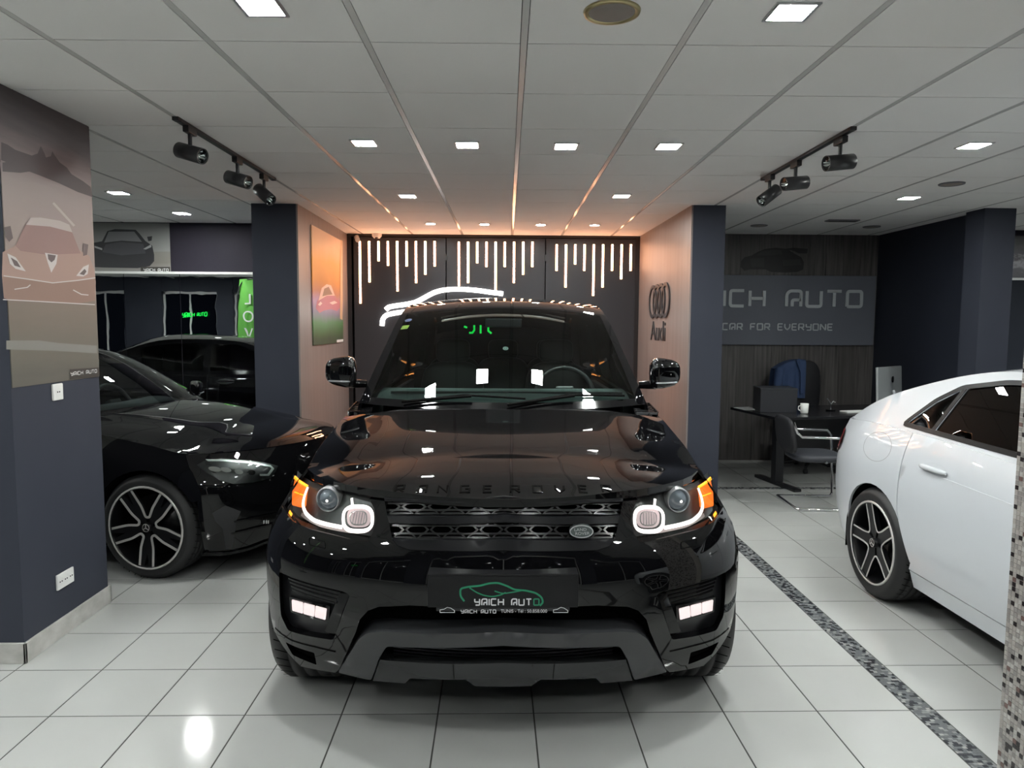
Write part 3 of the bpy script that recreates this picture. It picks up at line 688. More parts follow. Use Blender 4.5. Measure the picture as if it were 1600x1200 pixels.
def full(P):
    """left half outline (centre .. centre) -> symmetric closed outline"""
    P = [(-abs(a), b) for a, b in P]; return P+[(-a, b) for a, b in P[::-1]]
def arc(va, zc, r, a0, a1, n=18): return [(va+r*math.cos(math.radians(a0+(a1-a0)*i/n)), zc+r*math.sin(math.radians(a0+(a1-a0)*i/n))) for i in range(n+1)]
def ztop(b, v0, v1, n=10, dz=0): return [(v0+(v1-v0)*i/n, b.zs(v0+(v1-v0)*i/n)+dz) for i in range(n+1)]
def body_sides(b, root, pm, d1, d2, d3, zsill, sides=(-1, 1), va=None, vra=None, ra=.4, zw=.385, sill=True, d3pts=None, gap=.004):
    for sg in sides:
        f = b.fS(sg); zb = b.zs(0); vl = b.vb(b.zlip)
        fe = [(b.vb(z), z) for z in np.linspace(b.zs(vl)-.001, zw+ra*.52, 9)]
        P = fe+arc(va, zw, ra, 150, 0)+[(va+ra, zsill), (d1-gap, zsill)]+ztop(b, d1-gap, vl, 10)[:-1]
        panel('fender', P, f, pm, root, .07, .014)
        P = [(d1+gap, b.zs(d1)), (d1+gap, zsill+.10), (d2-gap, zsill+.10)]+ztop(b, d2-gap, d1+gap, 8)[:-1]
        panel('front_door', P, f, pm, root, .055, .014)
        e = d3pts or [(vra-ra*.95, zsill+.10), (vra-ra-.01, zw), (vra-ra*.75, zw+ra*.75), (d3, b.zs(d3))]
        P = [(d2+gap, b.zs(d2)), (d2+gap, zsill+.10)]+e+ztop(b, d3, d2+gap, 8)[1:-1]
        panel('rear_door', P, f, pm, root, .055, .014)
        e2 = [(x+2*gap, z) for x, z in e[::-1]]
        P = e2[:-1]+arc(vra, zw, ra, 172, 0)+[(vra+ra, zsill+.05), (b.vr, zsill+.05)]+[(b.vr, z) for z in np.linspace(zsill+.15, b.zs(b.vr), 6)]+ztop(b, b.vr, d3+2*gap, 8)[1:-1]
        panel('quarter_panel', P, f, pm, root, .055, .014)
        if sill: panel('sill', [(va+ra+.01, zsill), (va+ra+.01, zsill+.095), (vra-ra*.97, zsill+.095), (vra-ra*.97, zsill)], f, pm, root, .1, .05)
        # wheel housings
        for vv in (va, vra):
            w0 = b.hw-.035; v_ = []; n = 20
            A = arc(vv, zw, ra+.012, 140 if vv == va else 180, 0, n)+[(vv+ra+.012, .2)]
            mb = MB(); mb.add([(sg*w0, a, z) for a, z in A]+[(sg*(w0-.36), a, z) for a, z in A], [(i, i+1, len(A)+i+1, len(A)+i) for i in range(len(A)-1)], 0, True)
            mb.add([(sg*(w0-.36), a, z) for a, z in A], [tuple(range(len(A)))])
            mb.build('wheel_housing', 'void', root)
def greenhouse(b, root, ctr, rail, segs, pm, roof_m, sides=(-1, 1), frame='gloss_black', wins=(), screen='glass_screen', rear='glass_tint', side='glass_tint', aw=.05, vband=None):
    """ctr / rail: curves (v,z) over a 0..n parameter, one unit per segment (windscreen, roof.., rear screen)"""
    def F(a, q):   # a in -1..1, q parameter
        cv, cz = ctr[0](q), ctr[1](q); ev, ez = rail[0](q), rail[1](q); k = abs(a)**2.2
        return (a*b.G(ev, ez), cv+(ev-cv)*k, cz+(ez-cz)*k)
    (q0, q1, q2, q3) = segs; al = 1-aw/.75
    patch('windscreen', lambda a, c: F((a*2-1)*al, q0+(q1-q0)*(.06+.91*c)), 26, 14, screen, root, True)
    patch('windscreen_base', lambda a, c: F((a*2-1)*al, q0+(q1-q0)*(-.02+.08*c)), 26, 3, 'gloss_black', root, True)
    patch('windscreen_header', lambda a, c: F((a*2-1)*al, q0+(q1-q0)*(.97+.03*c)), 26, 2, roof_m, root, True)
    for sg in (-1, 1):
        patch('pillar', lambda a, c: F(sg*(al+(1-al)*a), q0+(q1-q0)*c), 4, 16, pm, root, sg > 0)
    patch('roof', lambda a, c: F(a*2-1, q1+(q2-q1)*c), 26, 18, roof_m, root, True)
    patch('rear_screen', lambda a, c: F((a*2-1)*.9, q2+(q3-q2)*(.04+.9*c)), 20, 10, rear, root, True)
    for sg in (-1, 1): patch('rear_pillar', lambda a, c: F(sg*(.9+.1*a), q2+(q3-q2)*c), 3, 12, pm, root, sg > 0)
    patch('rear_header', lambda a, c: F((a*2-1)*.9, q2+(q3-q2)*(.04*c)), 20, 1, pm, root, True)
    # side walls of the cabin with window openings
    up = [(rail[0](q), rail[1](q)) for q in np.linspace(q0, q3, 40)]
    P = up+[(v, b.zs(v)-.004) for v in np.linspace(up[-1][0], up[0][0], 24)]
    for sg in sides:
        panel('window_surround', P, b.fG(sg), frame, root, .08, .02, holes=[w_ for w_ in wins])
        for w_ in wins: panel('side_window', w_, b.fG(sg, .006), side, root, .1, 0)
    return F
def wheel(root, sg, u, v, z, R, W, rim, style, steer=0, lip='alloy', twist=0, name='wheel'):
    """u = outer face; tyre mesh is the wheel, rim parts are its children"""
    t = MB(); g = .008
    pr = [(rim, -W), (rim+.012, -W-.004), (rim+(R-rim)*.45, -W-.012), (R-.03, -W-.006), (R-.008, -W+.02), (R, -W+.035)]
    n = 4; tw = W-.07
    for k in range(n):
        a = -W+.035+tw*(k+.5)/n; pr += [(R, a-.012), (R-g, a-.009), (R-g, a+.0), (R, a+.003)]
    pr += [(R, -.035), (R-.008, -.02), (R-.03, .006), (rim+(R-rim)*.45, .012), (rim+.012, .004), (rim, 0)]
    t.lathe(pr, 56, 'x')
    o = t.build(name, 'rubber', root); M = Matrix.Translation((sg*u, v, z))@Matrix.Rotation(steer, 4, 'Z')@Matrix.Diagonal((sg, 1, 1, 1)); 
    o.matrix_local = Matrix.Translation((sg*u, v, z))@Matrix.Rotation(steer+(math.pi if sg < 0 else 0), 4, 'Z')
    # tread blocks: slanted cuts
    tb = MB()
    for k in range(48):
        a = 2*math.pi*k/48
        for s_ in (0, 1):
            x0, x1 = (-W+.02, -W+.07) if s_ else (-.07, -.02)
            p = [(x0, a), (x1, a+.05), (x1, a+.065), (x0, a+.015)]
            tb.add([(x, (R+.0012)*math.cos(q), (R+.0012)*math.sin(q)) for x, q in p], [(0, 1, 2, 3)])
    tb.build('tread_cut', 'void', o)['kind'] = 'stuff'
    MB().lathe([(rim+.004, .0), (rim+.004, .006), (rim-.008, .006), (rim-.012, -.004), (rim-.02, -.03), (rim-.03, -W+.02), (rim-.0, -W)], 48, 'x').build('rim', ['dark_alloy'], o)
    MB().lathe([(rim+.005, .002), (rim+.004, .0075), (rim-.007, .0075), (rim-.008, .002)], 48, 'x').build('rim_edge', lip, o)
    MB().lathe([(.0001, -.13), (rim*.985, -.13)], 40, 'x').build('wheel_back', 'void', o)
    MB().lathe([(.0001, -.09), (rim*.72, -.09), (rim*.72, -.11)], 32, 'x').build('brake_disc', 'dark_alloy', o)
    fa = lambda a, r, off=0: (-.004-off+.0, r*math.cos(a), r*math.sin(a))
    fl = lambda x, y, off=0: (-.022+.018*min(1, math.hypot(x, y)/rim)-off, x, y)
    pt = lambda ang, r: (r*rim*math.cos(math.radians(ang)+twist), r*rim*math.sin(math.radians(ang)+twist))
    for k in range(5):
        c0 = k*72; sp = MB(); ed = MB()
        if style == 'y':
            poly = [pt(c0-11, .97), pt(c0-17, .52), pt(c0-23, .24), pt(c0, .05), pt(c0+23, .24), pt(c0+17, .52), pt(c0+11, .97), pt(c0+4, .96), pt(c0, .62), pt(c0-4, .96)]
            pth = [pt(c0+36-25, .97), pt(c0+36-17, .52), pt(c0+36-12, .25), pt(c0+36+12, .25), pt(c0+36+17, .52), pt(c0+36+25, .97)]; wd = .015
        else:
            poly = [pt(c0-8, .97), pt(c0-14, .5), pt(c0-27, .30), pt(c0, .05), pt(c0+27, .30), pt(c0+14, .5), pt(c0+8, .97)]
            pth = [pt(c0+36-28, .97), pt(c0+36-21, .5), pt(c0+36-7, .33), pt(c0+36+7, .33), pt(c0+36+21, .5), pt(c0+36+28, .97)]; wd = .009
        sp.prism(poly, fl, .03).build('spoke', 'dark_alloy', o)
        ribbon(ed, rounded(pth, .02, False), wd, fl, .003); ed.build('spoke_edge', lip, o)
    MB().lathe([(.0001, .0), (.024, -.001), (.029, -.006), (.030, -.03)], 24, 'x').build('hub_cap', 'dark_alloy', o)
    st = MB()
    for k in range(3): 
        a = math.radians(90+120*k); ribbon(st, [(0, 0), (.022*math.cos(a), .022*math.sin(a))], .005, lambda x, y, off=0: (.0008-off, x, y), .0012)
    ribbon(st, [(.024*math.cos(2*math.pi*k/20), .024*math.sin(2*math.pi*k/20)) for k in range(20)], .003, lambda x, y, off=0: (.0005-off, x, y), .0012, True)
    if style in ('y', 'star'): st.build('emblem', 'alloy', o)
    return o
def superell(cx, cy, cz, rx, ry, rz, e=.6, n=20, m_=12):
    v = []; f = []
    sp = lambda x, p: math.copysign(abs(x)**p, x)
    for j in range(m_+1):
        t = -math.pi/2+math.pi*j/m_
        for i in range(n):
            a = 2*math.pi*i/n; v.append((cx+rx*sp(math.cos(t), e)*sp(math.cos(a), e), cy+ry*sp(math.cos(t), e)*sp(math.sin(a), e), cz+rz*sp(math.sin(t), e)))
    f = [(j*n+i, j*n+(i+1) % n, (j+1)*n+(i+1) % n, (j+1)*n+i) for j in range(m_) for i in range(n)]
    return v, f
def door_mirror(root, sg, u, v, z, rx, ry, rz, pm):
    V, F = superell(0, 0, 0, rx, ry, rz, .62); mb = MB()
    V = [(sg*(x+u)+0, y+v+.04*(x/rx), q*(1-.18*(x/rx))+z) for x, y, q in V]; mb.add(V, F, 0, True); o = mb.build('door_mirror', pm, root)
    MB().tube([(sg*(u-rx*1.1-.04), v+.03, z-rz*.85), (sg*(u-rx*.5), v+.01, z-rz*.8)], [.022, .028], 10).build('mirror_arm', 'gloss_black', o)
    V, F = superell(0, 0, 0, rx*.72, ry*.2, rz*.07, .6); mb = MB(); mb.add([(sg*(x+u), y+v-ry*.80+.04*(x/rx), q+z-rz*.60) for x, y, q in V], F, 0, True); mb.build('mirror_trim', 'silver_paint', o)
    return o
def seats(root, vs, zs_, us, zh):
    for u in us:
        s = MB().box(u-.25, u+.25, vs-.35, vs+.15, .5, .68, ch=.05).build('seat', 'seat_leather', root)
        v, f = superell(u, vs+.22, .98, .24, .09, .36, .5); MB().add(v, f, 0, True).build('seat_back', 'seat_leather', s)
        v, f = superell(u, vs+.27, zh, .13, .05, .09, .5); MB().add(v, f, 0, True).build('headrest', 'seat_leather', s)
def steering(root, u, v, z, tilt=.45, r=.185):
    R = Matrix.Translation((u, v, z))@Matrix.Rotation(-tilt, 4, 'X')
    mb = MB(); pts = [(r*math.cos(a), 0, r*math.sin(a)) for a in np.linspace(0, 2*math.pi, 33)]; mb.tube(pts, .016, 8, cap=False)
    o = mb.build('steering_wheel', 'satin_black', root); o.data.transform(R)
    h = MB().box(-.06, .06, -.03, .03, -.05, .05, ch=.015).box(-r, -.05, -.012, .012, -.02, .02).box(.05, r, -.012, .012, -.02, .02).box(-.02, .02, -.012, .012, -r, -.04).build('steering_hub', 'satin_black', o); h.data.transform(R)
# ================================================================== BLACK SUV (faces the camera)
_pf = interp([(.15, .20), (.27, .13), (.32, .09), (.42, .05), (.50, .02), (.56, .0), (.63, .008), (.72, .012), (.80, .03), (.86, .055), (.93, .08), (1.0, .11), (1.06, .15)])
def _crease(u, v):
    uc = .44+.20*min(1, max(0, (v-.15)/1.2)); return .008*(1-sm(uc-.04, uc+.04, abs(u)))*sm(.1, .35, v)
SUV = Body(hw=.99, low=.05, zm=.68, sh=.115, tf=.03, v1=1.15, tr=.07, v2=3.9, vr=4.45, L=4.85, zlip=1.0, loc=(.033, 2.42), rz=-.0095,
           vb=interp([(.15, .44), (.66, .44), (.80, .50), (.95, .64), (1.1, .66)]), zs=interp([(0, 1.0), (.62, 1.0), (.70, 1.007), (1.0, 1.044), (1.25, 1.074), (1.5, 1.105), (1.7, 1.112), (2.4, 1.12), (4.0, 1.14), (4.9, 1.12)]),
           prof=_pf, rprof=interp([(.2, .1), (.35, .03), (.6, 0), (.8, .02), (1.12, .08), (1.2, .1)]), rise=interp([(0, 0), (.04, .010), (.09, .018), (.29, .040), (.53, .061), (.9, .066), (1.3, .072)]), crease=_crease, gin=.03, tum=.28)
b = SUV
suv = empty('suv', (b.loc[0], b.loc[1], 0), b.rz, 'glossy black SUV facing the camera with its headlights on', 'car')
PC = (0, 2.6, .9)
fD = b.fD()
# --- front bumper skin with openings
hl_bot = [(573, 847), (550, 843), (520, 836), (485, 827), (457, 814), (449, 804)]
hl_in = [(577, 780), (585, 795), (588, 812), (583, 833)]
top = b.pD([(787, 861), (640, 860), (622, 854), (613, 843), (605, 805), (601, 783)])+b.pD(hl_in)+b.pD(hl_bot)
top = [(-abs(a), z) for a, z in top]
side = [(-.925, .86), (-.958, .80), (-.968, .70), (-.966, .55), (-.955, .42), (-.935, .37)]
low = b.pD([(470, 1041), (524, 1051), (530, 1046), (556, 987), (562, 968), (575, 954), (592, 948), (640, 946), (787, 947)])
outer = full(top+side+low)
pocket = rounded(b.pD([(436, 893), (530, 922), (547, 929), (536, 957), (521, 1000), (487, 995), (450, 985), (439, 962)]), .012)
slot = rounded(b.pD([(446, 1003), (491, 1020), (495, 1039), (457, 1023)]), .006)
hol = []
for h in (pocket, slot): hol += [h, mir(h)[::-1]]
bump = panel('front_bumper', outer, fD, 'paint_black', suv, .035, .05, holes=hol)
for sg in (-1, 1):
    q = (lambda P: P) if sg < 0 else mir
    pk = panel('fog_pocket', q(pocket), b.fD(.045), 'satin_black', suv, .05, 0)
    ins = MB()
    for k in range(5):
        y0 = 900+k*6
        P = q(b.pD([(446+k*2, y0+1), (532-k*3, y0+24-k*.4)])); ribbon(ins, resample(P, .03, False), .006, b.fD(.03), .008)
    ins.build('pocket_slat', 'gloss_black', pk)
    lamp = panel('fog_lamp', rounded(q(b.pD([(449, 936), (513, 951), (511, 976), (451, 960)])), .006), b.fD(.025), 'gloss_black', suv, .04, .02)
    for k in range(3):
        a0, a1 = k/3+.01, (k+1)/3-.01; L = lambda p, r_, t: (p[0]+(r_[0]-p[0])*t, p[1]+(r_[1]-p[1])*t)
        tl, tr, br, bl = (453, 940), (509, 955), (507, 972), (454, 957)
        P = q(b.pD([L(tl, tr, a0), L(tl, tr, a1), L(bl, br, a1), L(bl, br, a0)])); panel('fog_lens', rounded(P, .004), b.fD(.018), 'fog_light', lamp, .04, .006)
    panel('bumper_slot', q(slot), b.fD(.045), 'void', suv, .05, 0)
    # chamfered fin at the inner lower edge of the pocket
    panel('pocket_fin', q(b.pD([(529, 930), (545, 931), (534, 957), (521, 998), (505, 990)])), b.fD(.02), 'gloss_black', suv, .04, .02)
    # seam line above the lower lip, sensor cap
    mb = MB(); ribbon(mb, resample(q(b.pD([(430, 981), (455, 1000), (490, 1010), (524, 1018)])), .03, False), .006, b.fD(), .0015); mb.build('bumper_seam', 'void', bump)
    mb = MB(); ribbon(mb, rounded(q(b.pD([(483, 840), (508, 846), (508, 857), (483, 851)])), .006), .003, b.fD(), .001, True); mb.build('washer_cap', 'void', bump)
# --- lower air intake, grey bar, skid plate
panel('intake_back', full(b.pD([(787, 944), (592, 946), (572, 952), (548, 985), (548, 1010), (580, 1050), (787, 1050)])), b.fD(.11), 'void', suv, .08, 0)
bar = rounded(full(b.pD([(787, 987), (600, 987), (575, 989), (560, 999), (528, 1051), (580, 1063), (592, 1029), (604, 1010), (787, 1009)], -.02)), .012)
panel('lower_bar', bar, b.fD(-.02), 'trim_grey', suv, .05, .12)
sk = full(b.pD([(787, 1035), (594, 1030), (583, 1063), (633, 1067), (641, 1059), (728, 1061), (742, 1071), (787, 1072)], -.0))
skid = panel('skid_plate', sk, b.fD(-.005), 'skid', suv, .05, .10) if mat('skid', (.03, .031, .033), .25, metal=.4) else None
mb = MB(); 
for P in ([(708, 1037), (710, 1060)], [(832, 1037), (831, 1072)], [(866, 1037), (864, 1060)]): ribbon(mb, b.pD(P), .004, b.fD(-.005), .001)
mb.build('skid_seam', 'void', skid)
for k in range(4): 
    mb = MB(); P = full(b.pD([(787, 1014+k*5), (612, 1013+k*5)])); ribbon(mb, resample([P[1], P[2]], .05, False), .006, b.fD(.05), .012); mb.build('intake_slat', 'satin_black', suv)
# --- number plate carrier
p0 = b.pD([(671, 886), (901, 940)]); cu = (p0[0][0]+p0[1][0])/2; z0, z1 = p0[1][1], p0[0][1]; pw_ = (p0[1][0]-p0[0][0])/2
mat('plate_black', (.008, .008, .009), .35, spec=.25)
pl = MB().box(cu-pw_, cu+pw_, -.022, .05, z0, z1, ch=.004).build('plate_holder', 'plate_black', suv)
MB().box(cu-pw_+.012, cu+pw_-.012, -.0245, -.021, z0+.012, z1-.008).build('plate', 'plate_black', pl) if mat('plate_black', (.008, .008, .009), .35, spec=.25) else None
MB().box(cu-pw_+.03, cu+pw_-.03, -.022, .0, z0-.012, z0, ch=.002).build('plate_strip', 'satin_black', pl)
pxm = 2*pw_/230   # metres per photo pixel on the plate
fp = plane_fn((cu-pw_, -.0245, z1), (1, 0, 0), (0, 0, 1)); pp = lambda x, y: ((x-671)*pxm, (886-y)*pxm)
mat('print_green', (.01, .20, .10), .4); mat('print_white2', (.62, .62, .64), .4)
mb = MB(); crv = [(727, 928), (721, 920), (721, 908), (735, 905), (750, 904), (764, 900), (778, 899), (792, 904), (803, 910), (820, 911), (836, 915), (845, 922), (847, 930), (842, 935)]
ribbon(mb, rounded([pp(*q) for q in crv], .01, False), .0062, fp, .0008)
ribbon(mb, rounded([pp(*q) for q in [(735, 907), (745, 914), (757, 919), (770, 921), (783, 918), (790, 914)]], .01, False), .004, fp, .0008)
ribbon(mb, rounded([pp(*q) for q in [(773, 912), (785, 916), (800, 914), (815, 911)]], .01, False), .004, fp, .0008); mb.build('car_logo', 'print_green', pl)
mb = MB(); x0, y0 = pp(743, 934); x1, _ = pp(829, 934); word(None, 'YAICH AUT', .0215, fp, x0, y0, .2, stretch=x1-x0, t=.0008, parts=('plate_letter', 'print_white2', pl))
mb = MB(); x0, y0 = pp(833, 934); word(mb, 'O', .0215, fp, x0, y0, .2, t=.0008, sx=.85); mb.build('plate_letter_green', 'print_green', pl)
fp2 = plane_fn((cu-pw_, -.0222, z1), (1, 0, 0), (0, 0, 1))
mb = MB(); x0, y0 = pp(722, 947); x1, _ = pp(775, 947); word(mb, 'YAICH AUTO', .0115, fp2, x0, y0, .2, stretch=x1-x0, t=.0005); mb.build('strip_lettering', 'print_white2', pl)
for cx in (701, 874):
    mb = MB(); ribbon(mb, [pp(cx+a, 946-q) for a, q in ((-11, 0), (-11, 4), (-5, 5), (0, 8), (5, 7), (11, 3), (11, 0), (-11, 0))], .002, fp2, .0005); mb.build('strip_car_icon', 'print_white2', pl)
xx, zz = pp(818, 944); c = fp2(xx, zz, -.0006); text('strip_text', 'TUNIS - T\u00e9l : 50.858.000', .0165, c, (1, 0, 0), (0, 0, 1), 'print_white2', pl, .0002, .95)
# --- grille
gr_out = full(b.pD([(787, 777), (600, 779), (604, 805), (612, 843), (622, 854), (640, 860), (787, 861)]))
gr = panel('grille', gr_out, b.fD(.06), 'void', suv, .06, 0)
def gbar(P, o, nm='grille_bar', m='trim_black'): return panel(nm, full(b.pD(P)), b.fD(o), m, suv, .04, .04)
gbar([(787, 776), (600, 778), (601, 783), (787, 782)], .0)
gbar([(787, 804), (605, 805), (608, 817), (787, 816)], .0)
gbar([(787, 842), (613, 842), (622, 853), (640, 859), (787, 860)], .0)
hx = MB()
for (ya, yb, x0, x1) in ((783, 804, 606, 968), (817, 842, 612, 962)):
    hh = (yb-ya)/2.0
    for r_ in range(3):
        yc = ya+r_*hh
        nn = 9
        for k in range(-1, nn+1):
            w_ = (x1-x0)/nn; xc = x0+(k+.5+(.5 if r_ % 2 else 0))*w_; P = []
            for ax, ay in ((-.44, 0), (-.27, -.42), (.27, -.42), (.44, 0), (.27, .42), (-.27, .42)):
                P.append((min(max(xc+ax*w_, x0-4), x1+4), min(max(yc+ay*hh*2*.62, ya), yb)))
            if max(p[0] for p in P)-min(p[0] for p in P) < 8: continue
            P = b.pD(P); ribbon(hx, P, .0065, b.fD(.022), .006, True)
hx.build('grille_mesh', 'grille_gloss', suv) if mat('grille_gloss', (.006, .006, .007), .2, spec=.5) else None
bc = b.pD([(908, 829)])[0]; fb = plane_fn((bc[0], b.D(*bc)-.008, bc[1]), (1, 0, 0), (0, 0, 1))
mat('badge_grey', (.10, .12, .12), .3, metal=.5); mat('badge_silver', (.55, .56, .57), .3, metal=.6)
el = [(.041*math.cos(t), .022*math.sin(t)) for t in np.linspace(0, 2*math.pi, 29)[:-1]]
bd = MB().prism(el, lambda a, c, off=0: fb(a, c, off-.004), .03).build('badge', 'badge_grey', suv)
mb = MB(); ribbon(mb, el, .0035, lambda a, c, off=0: fb(a, c, off-.004), .0015, True); mb.build('badge_rim', 'badge_silver', bd)
for s_, dz, dx in (('LAND', .0065, -.004), ('ROVER', -.0075, .003)):
    c = fb(dx, dz, -.0045); text('badge_lettering', s_, .0145, c, (1, 0, .04), (-.04, 0, 1), 'badge_silver', bd, .0004, 1.15)
# --- headlamps
HLo = [(458, 741), (466, 750), (480, 759), (512, 766), (540, 771), (576, 778)]+hl_in+hl_bot+[(450, 785), (453, 762)]
for sg in (-1, 1):
    q = (lambda P: P) if sg < 0 else mir
    h = panel('headlamp', q(b.pD(HLo)), b.fD(.075), 'lamp_dark', suv, .05, 0) if mat('lamp_dark', (.02, .021, .023), .3, metal=.3) else None
    panel('turn_signal', rounded(q(b.pD([(459, 749), (478, 763), (474, 796), (454, 791)])), .006), b.fD(.02), 'amber', h, .03, .02)
    mb = MB(); ribbon(mb, q(b.pD([(459, 746), (467, 753), (480, 761)])), .007, b.fD(.012), .006); ribbon(mb, q(b.pD([(458, 770), (475, 776)])), .003, b.fD(.018), .003); ribbon(mb, q(b.pD([(451, 800), (455, 806)])), .008, b.fD(.012), .006)
    mb.build('turn_signal_edge', 'amber_hot', h)
    mb = MB(); ribbon(mb, resample(rounded(q(b.pD([(480, 762), (475, 775), (472, 789), (476, 802), (489, 814), (509, 820), (534, 825)])), .02, False), .012, False), .010, b.fD(.014), .010); mb.build('daytime_strip', 'drl', h)
    mb = MB(); ribbon(mb, resample(rounded(q(b.pD([(468, 806), (480, 815), (498, 824), (520, 829), (545, 834)])), .02, False), .012, False), .010, b.fD(.03), .004); mb.build('reflector_strip', 'lamp_pink', h) if mat('lamp_pink', (.45, .38, .38), .3, metal=.3) else None
    rc = [(559+26*math.copysign(abs(math.cos(t))**.7, math.cos(t)), 811+22*math.copysign(abs(math.sin(t))**.7, math.sin(t))) for t in np.linspace(0, 2*math.pi, 29)[:-1]]
    R1 = q(b.pD(rc)); cc = (sum(p[0] for p in R1)/len(R1), sum(p[1] for p in R1)/len(R1)); sc = lambda k: [(cc[0]+(p[0]-cc[0])*k, cc[1]+(p[1]-cc[1])*k) for p in R1]
    mb = MB(); ribbon(mb, sc(.88), .0105, b.fD(.010), .012, True); mb.build('daytime_ring', 'drl', h)
    ins = panel('inner_lamp', sc(.72), b.fD(.022), 'lamp_rose', h, .05, .02) if mat('lamp_rose', (.42, .33, .34), .25, emit=(1, .8, .82), es=.35) else None
    mb = MB(); ribbon(mb, sc(.5), .004, b.fD(.018), .003, True)
    for k in range(5): x_ = cc[0]-.022+.011*k; ribbon(mb, [(x_, cc[1]-.02), (x_+.004, cc[1]+.02)], .003, b.fD(.018), .003)
    mb.build('lamp_vane', 'chrome', ins)
    mb = MB(); ribbon(mb, q(b.pD([(549, 779), (550, 789)])), .009, b.fD(.01), .008); mb.build('daytime_tip', 'drl', h)
    pc = q(b.pD([(510, 783)]))[0]; vv = b.D(*pc); n = Vector((-sg*-.0, -1, .05))
    Mx = Matrix.Translation((pc[0], vv+.03, pc[1]))@Matrix.Rotation(sg*.25, 4, 'Z')
    o = MB().lathe([(.052, .03), (.050, -.006), (.046, -.012), (.043, -.004), (.041, .02)], 36, 'y').build('projector_ring', 'silver_paint', h); o.data.transform(Mx)
    o = MB().lathe([(.0001, -.018), (.015, -.0165), (.028, -.011), (.038, .0), (.041, .012)], 36, 'y').build('projector_lens', 'lens_glass', h) if mat('lens_glass', (.10, .12, .14), .03, metal=.0, coat=1, emit=(.8, .9, 1), es=.06) else None; o.data.transform(Mx)
    o = MB().lathe([(.0001, -.0205), (.006, -.019)], 12, 'y').build('projector_glint', 'drl', h); o.data.transform(Mx@Matrix.Translation((.004, 0, -.002)))
    panel('lens_cover', q(b.pD(HLo)), b.fD(.0), 'glass_clear', h, .04, 0)
# cabin lining that closes the boot off from the passengers
MB().box(-.80, .80, 4.05, 4.10, .5, 1.22).box(-.84, -.80, 1.6, 4.1, .5, 1.12).box(.80, .84, 1.6, 4.1, .5, 1.12).build('cabin_lining', 'interior', suv)
# --- hood with side vents and lettering
vl = b.vb(1.0); uu = np.linspace(0, b.ue(vl)*.995, 16)
fe = [(-u, b.D(u, 1.0)-.008) for u in uu]
se = [(-b.ue(v)*.998, v) for v in np.linspace(vl+.06, 1.52, 10)]
re = [(-.76, 1.50), (-.62, 1.43), (-.40, 1.39), (0, 1.375)]
hood = panel('hood', full(fe+se+re), b.fH(), 'paint_black', suv, .045, .03)
for sg in (-1, 1):
    q = (lambda P: P) if sg < 0 else mir
    V4 = b.pH([(543, 645), (580, 645), (584, 630), (557, 630)]); V4 = [(-abs(a), c) for a, c in V4]
    vt = panel('hood_vent', rounded(q(V4), .012), b.fH(-.006), 'gloss_black', suv, .06, .02)
    mb = MB()
    L = lambda p, r_, t: (p[0]+(r_[0]-p[0])*t, p[1]+(r_[1]-p[1])*t)
    for k in range(1, 6): ribbon(mb, q([L(V4[0], V4[3], k/6), L(V4[1], V4[2], k/6)]), .006, b.fH(-.006), .004)
    ribbon(mb, q(rounded(V4, .012)), .006, b.fH(-.006), .006, True); mb.build('vent_slat', 'grille_gloss', vt)
mat('hood_letter', (.002, .002, .002), .6, coat=.5, spec=.0)
lt = 'RANGE ROVER'; xs_ = [625, 660, 692, 727, 763, 0, 805, 840, 875, 912, 948]
mb = MB()
for ch, x in zip(lt, xs_):
    if ch == ' ': continue
    mb = MB(); c = b.pH([(x, 764)])[0]; w_, st = GL[ch]
    for plt in st: ribbon(mb, [(c[0]+(a-.5)*.034, c[1]+(q_-.5)*.055) for a, q_ in plt], .007, b.fH(), .002)
    mb.build('hood_letter', 'hood_letter', hood)
panel('cowl', full([(0, 1.36), (-.40, 1.375), (-.62, 1.415), (-.78, 1.49), (-.82, 1.72), (-.5, 1.62), (0, 1.56)]), b.fH(.03), 'matte_black', suv, .08, 0)
# --- body sides, wheels, rear
body_sides(b, suv, 'paint_black', 1.55, 2.75, 3.95, .26, va=.87, vra=3.79, ra=.42, zw=.385)
for sg in (-1, 1):
    wheel(suv, sg, .978, .87, .385, .385, .275, .275, 'five', 0, 'dark_alloy'); wheel(suv, sg, .978, 3.79, .385, .385, .275, .275, 'five', 0, 'dark_alloy')
    door_mirror(suv, sg, .965, 1.86, 1.335, .098, .075, .088, 'paint_black')
core = MB().box(-.30, .30, .2, .6, .34, .80).box(-.62, .62, .5, 1.45, .3, .93).box(-.9, .9, 1.32, 3.35, .27, .62).box(-.62, .62, 3.3, 4.6, .35, .62).box(-.62, .62, .36, .52, .36, .80).box(-.82, .82, .62, 1.45, .86, .95)
core.build('underbody', 'void', suv)
zr = [.4+.72*i/6 for i in range(7)]
panel('tailgate', full([(0, 1.11), (-.82, 1.11), (-.9, .9), (-.9, .62), (0, .62)]), b.fR(), 'paint_black', suv, .1, .03)
panel('rear_bumper', full([(0, .61), (-.93, .61), (-.93, .32), (0, .30)]), b.fR(), 'paint_black', suv, .1, .03)
for sg in (-1, 1):
    q = (lambda P: P) if sg < 0 else mir
    tl = panel('tail_lamp', rounded(q([(-.58, 1.08), (-.84, 1.08), (-.9, .93), (-.62, .90)]), .03), b.fR(-.01), 'tail_glow', suv, .05, .02) if emis('tail_glow', (1.0, .32, .08), 26) else None
cq = (interp([(0, 1.50), (1, 2.35), (1.6, 3.0), (2.3, 3.7), (3, 4.40), (4, 4.74)]), interp([(0, 1.150), (.5, 1.462), (1, 1.737), (1.25, 1.785), (1.6, 1.815), (2.3, 1.80), (3, 1.74), (4, 1.14)]))
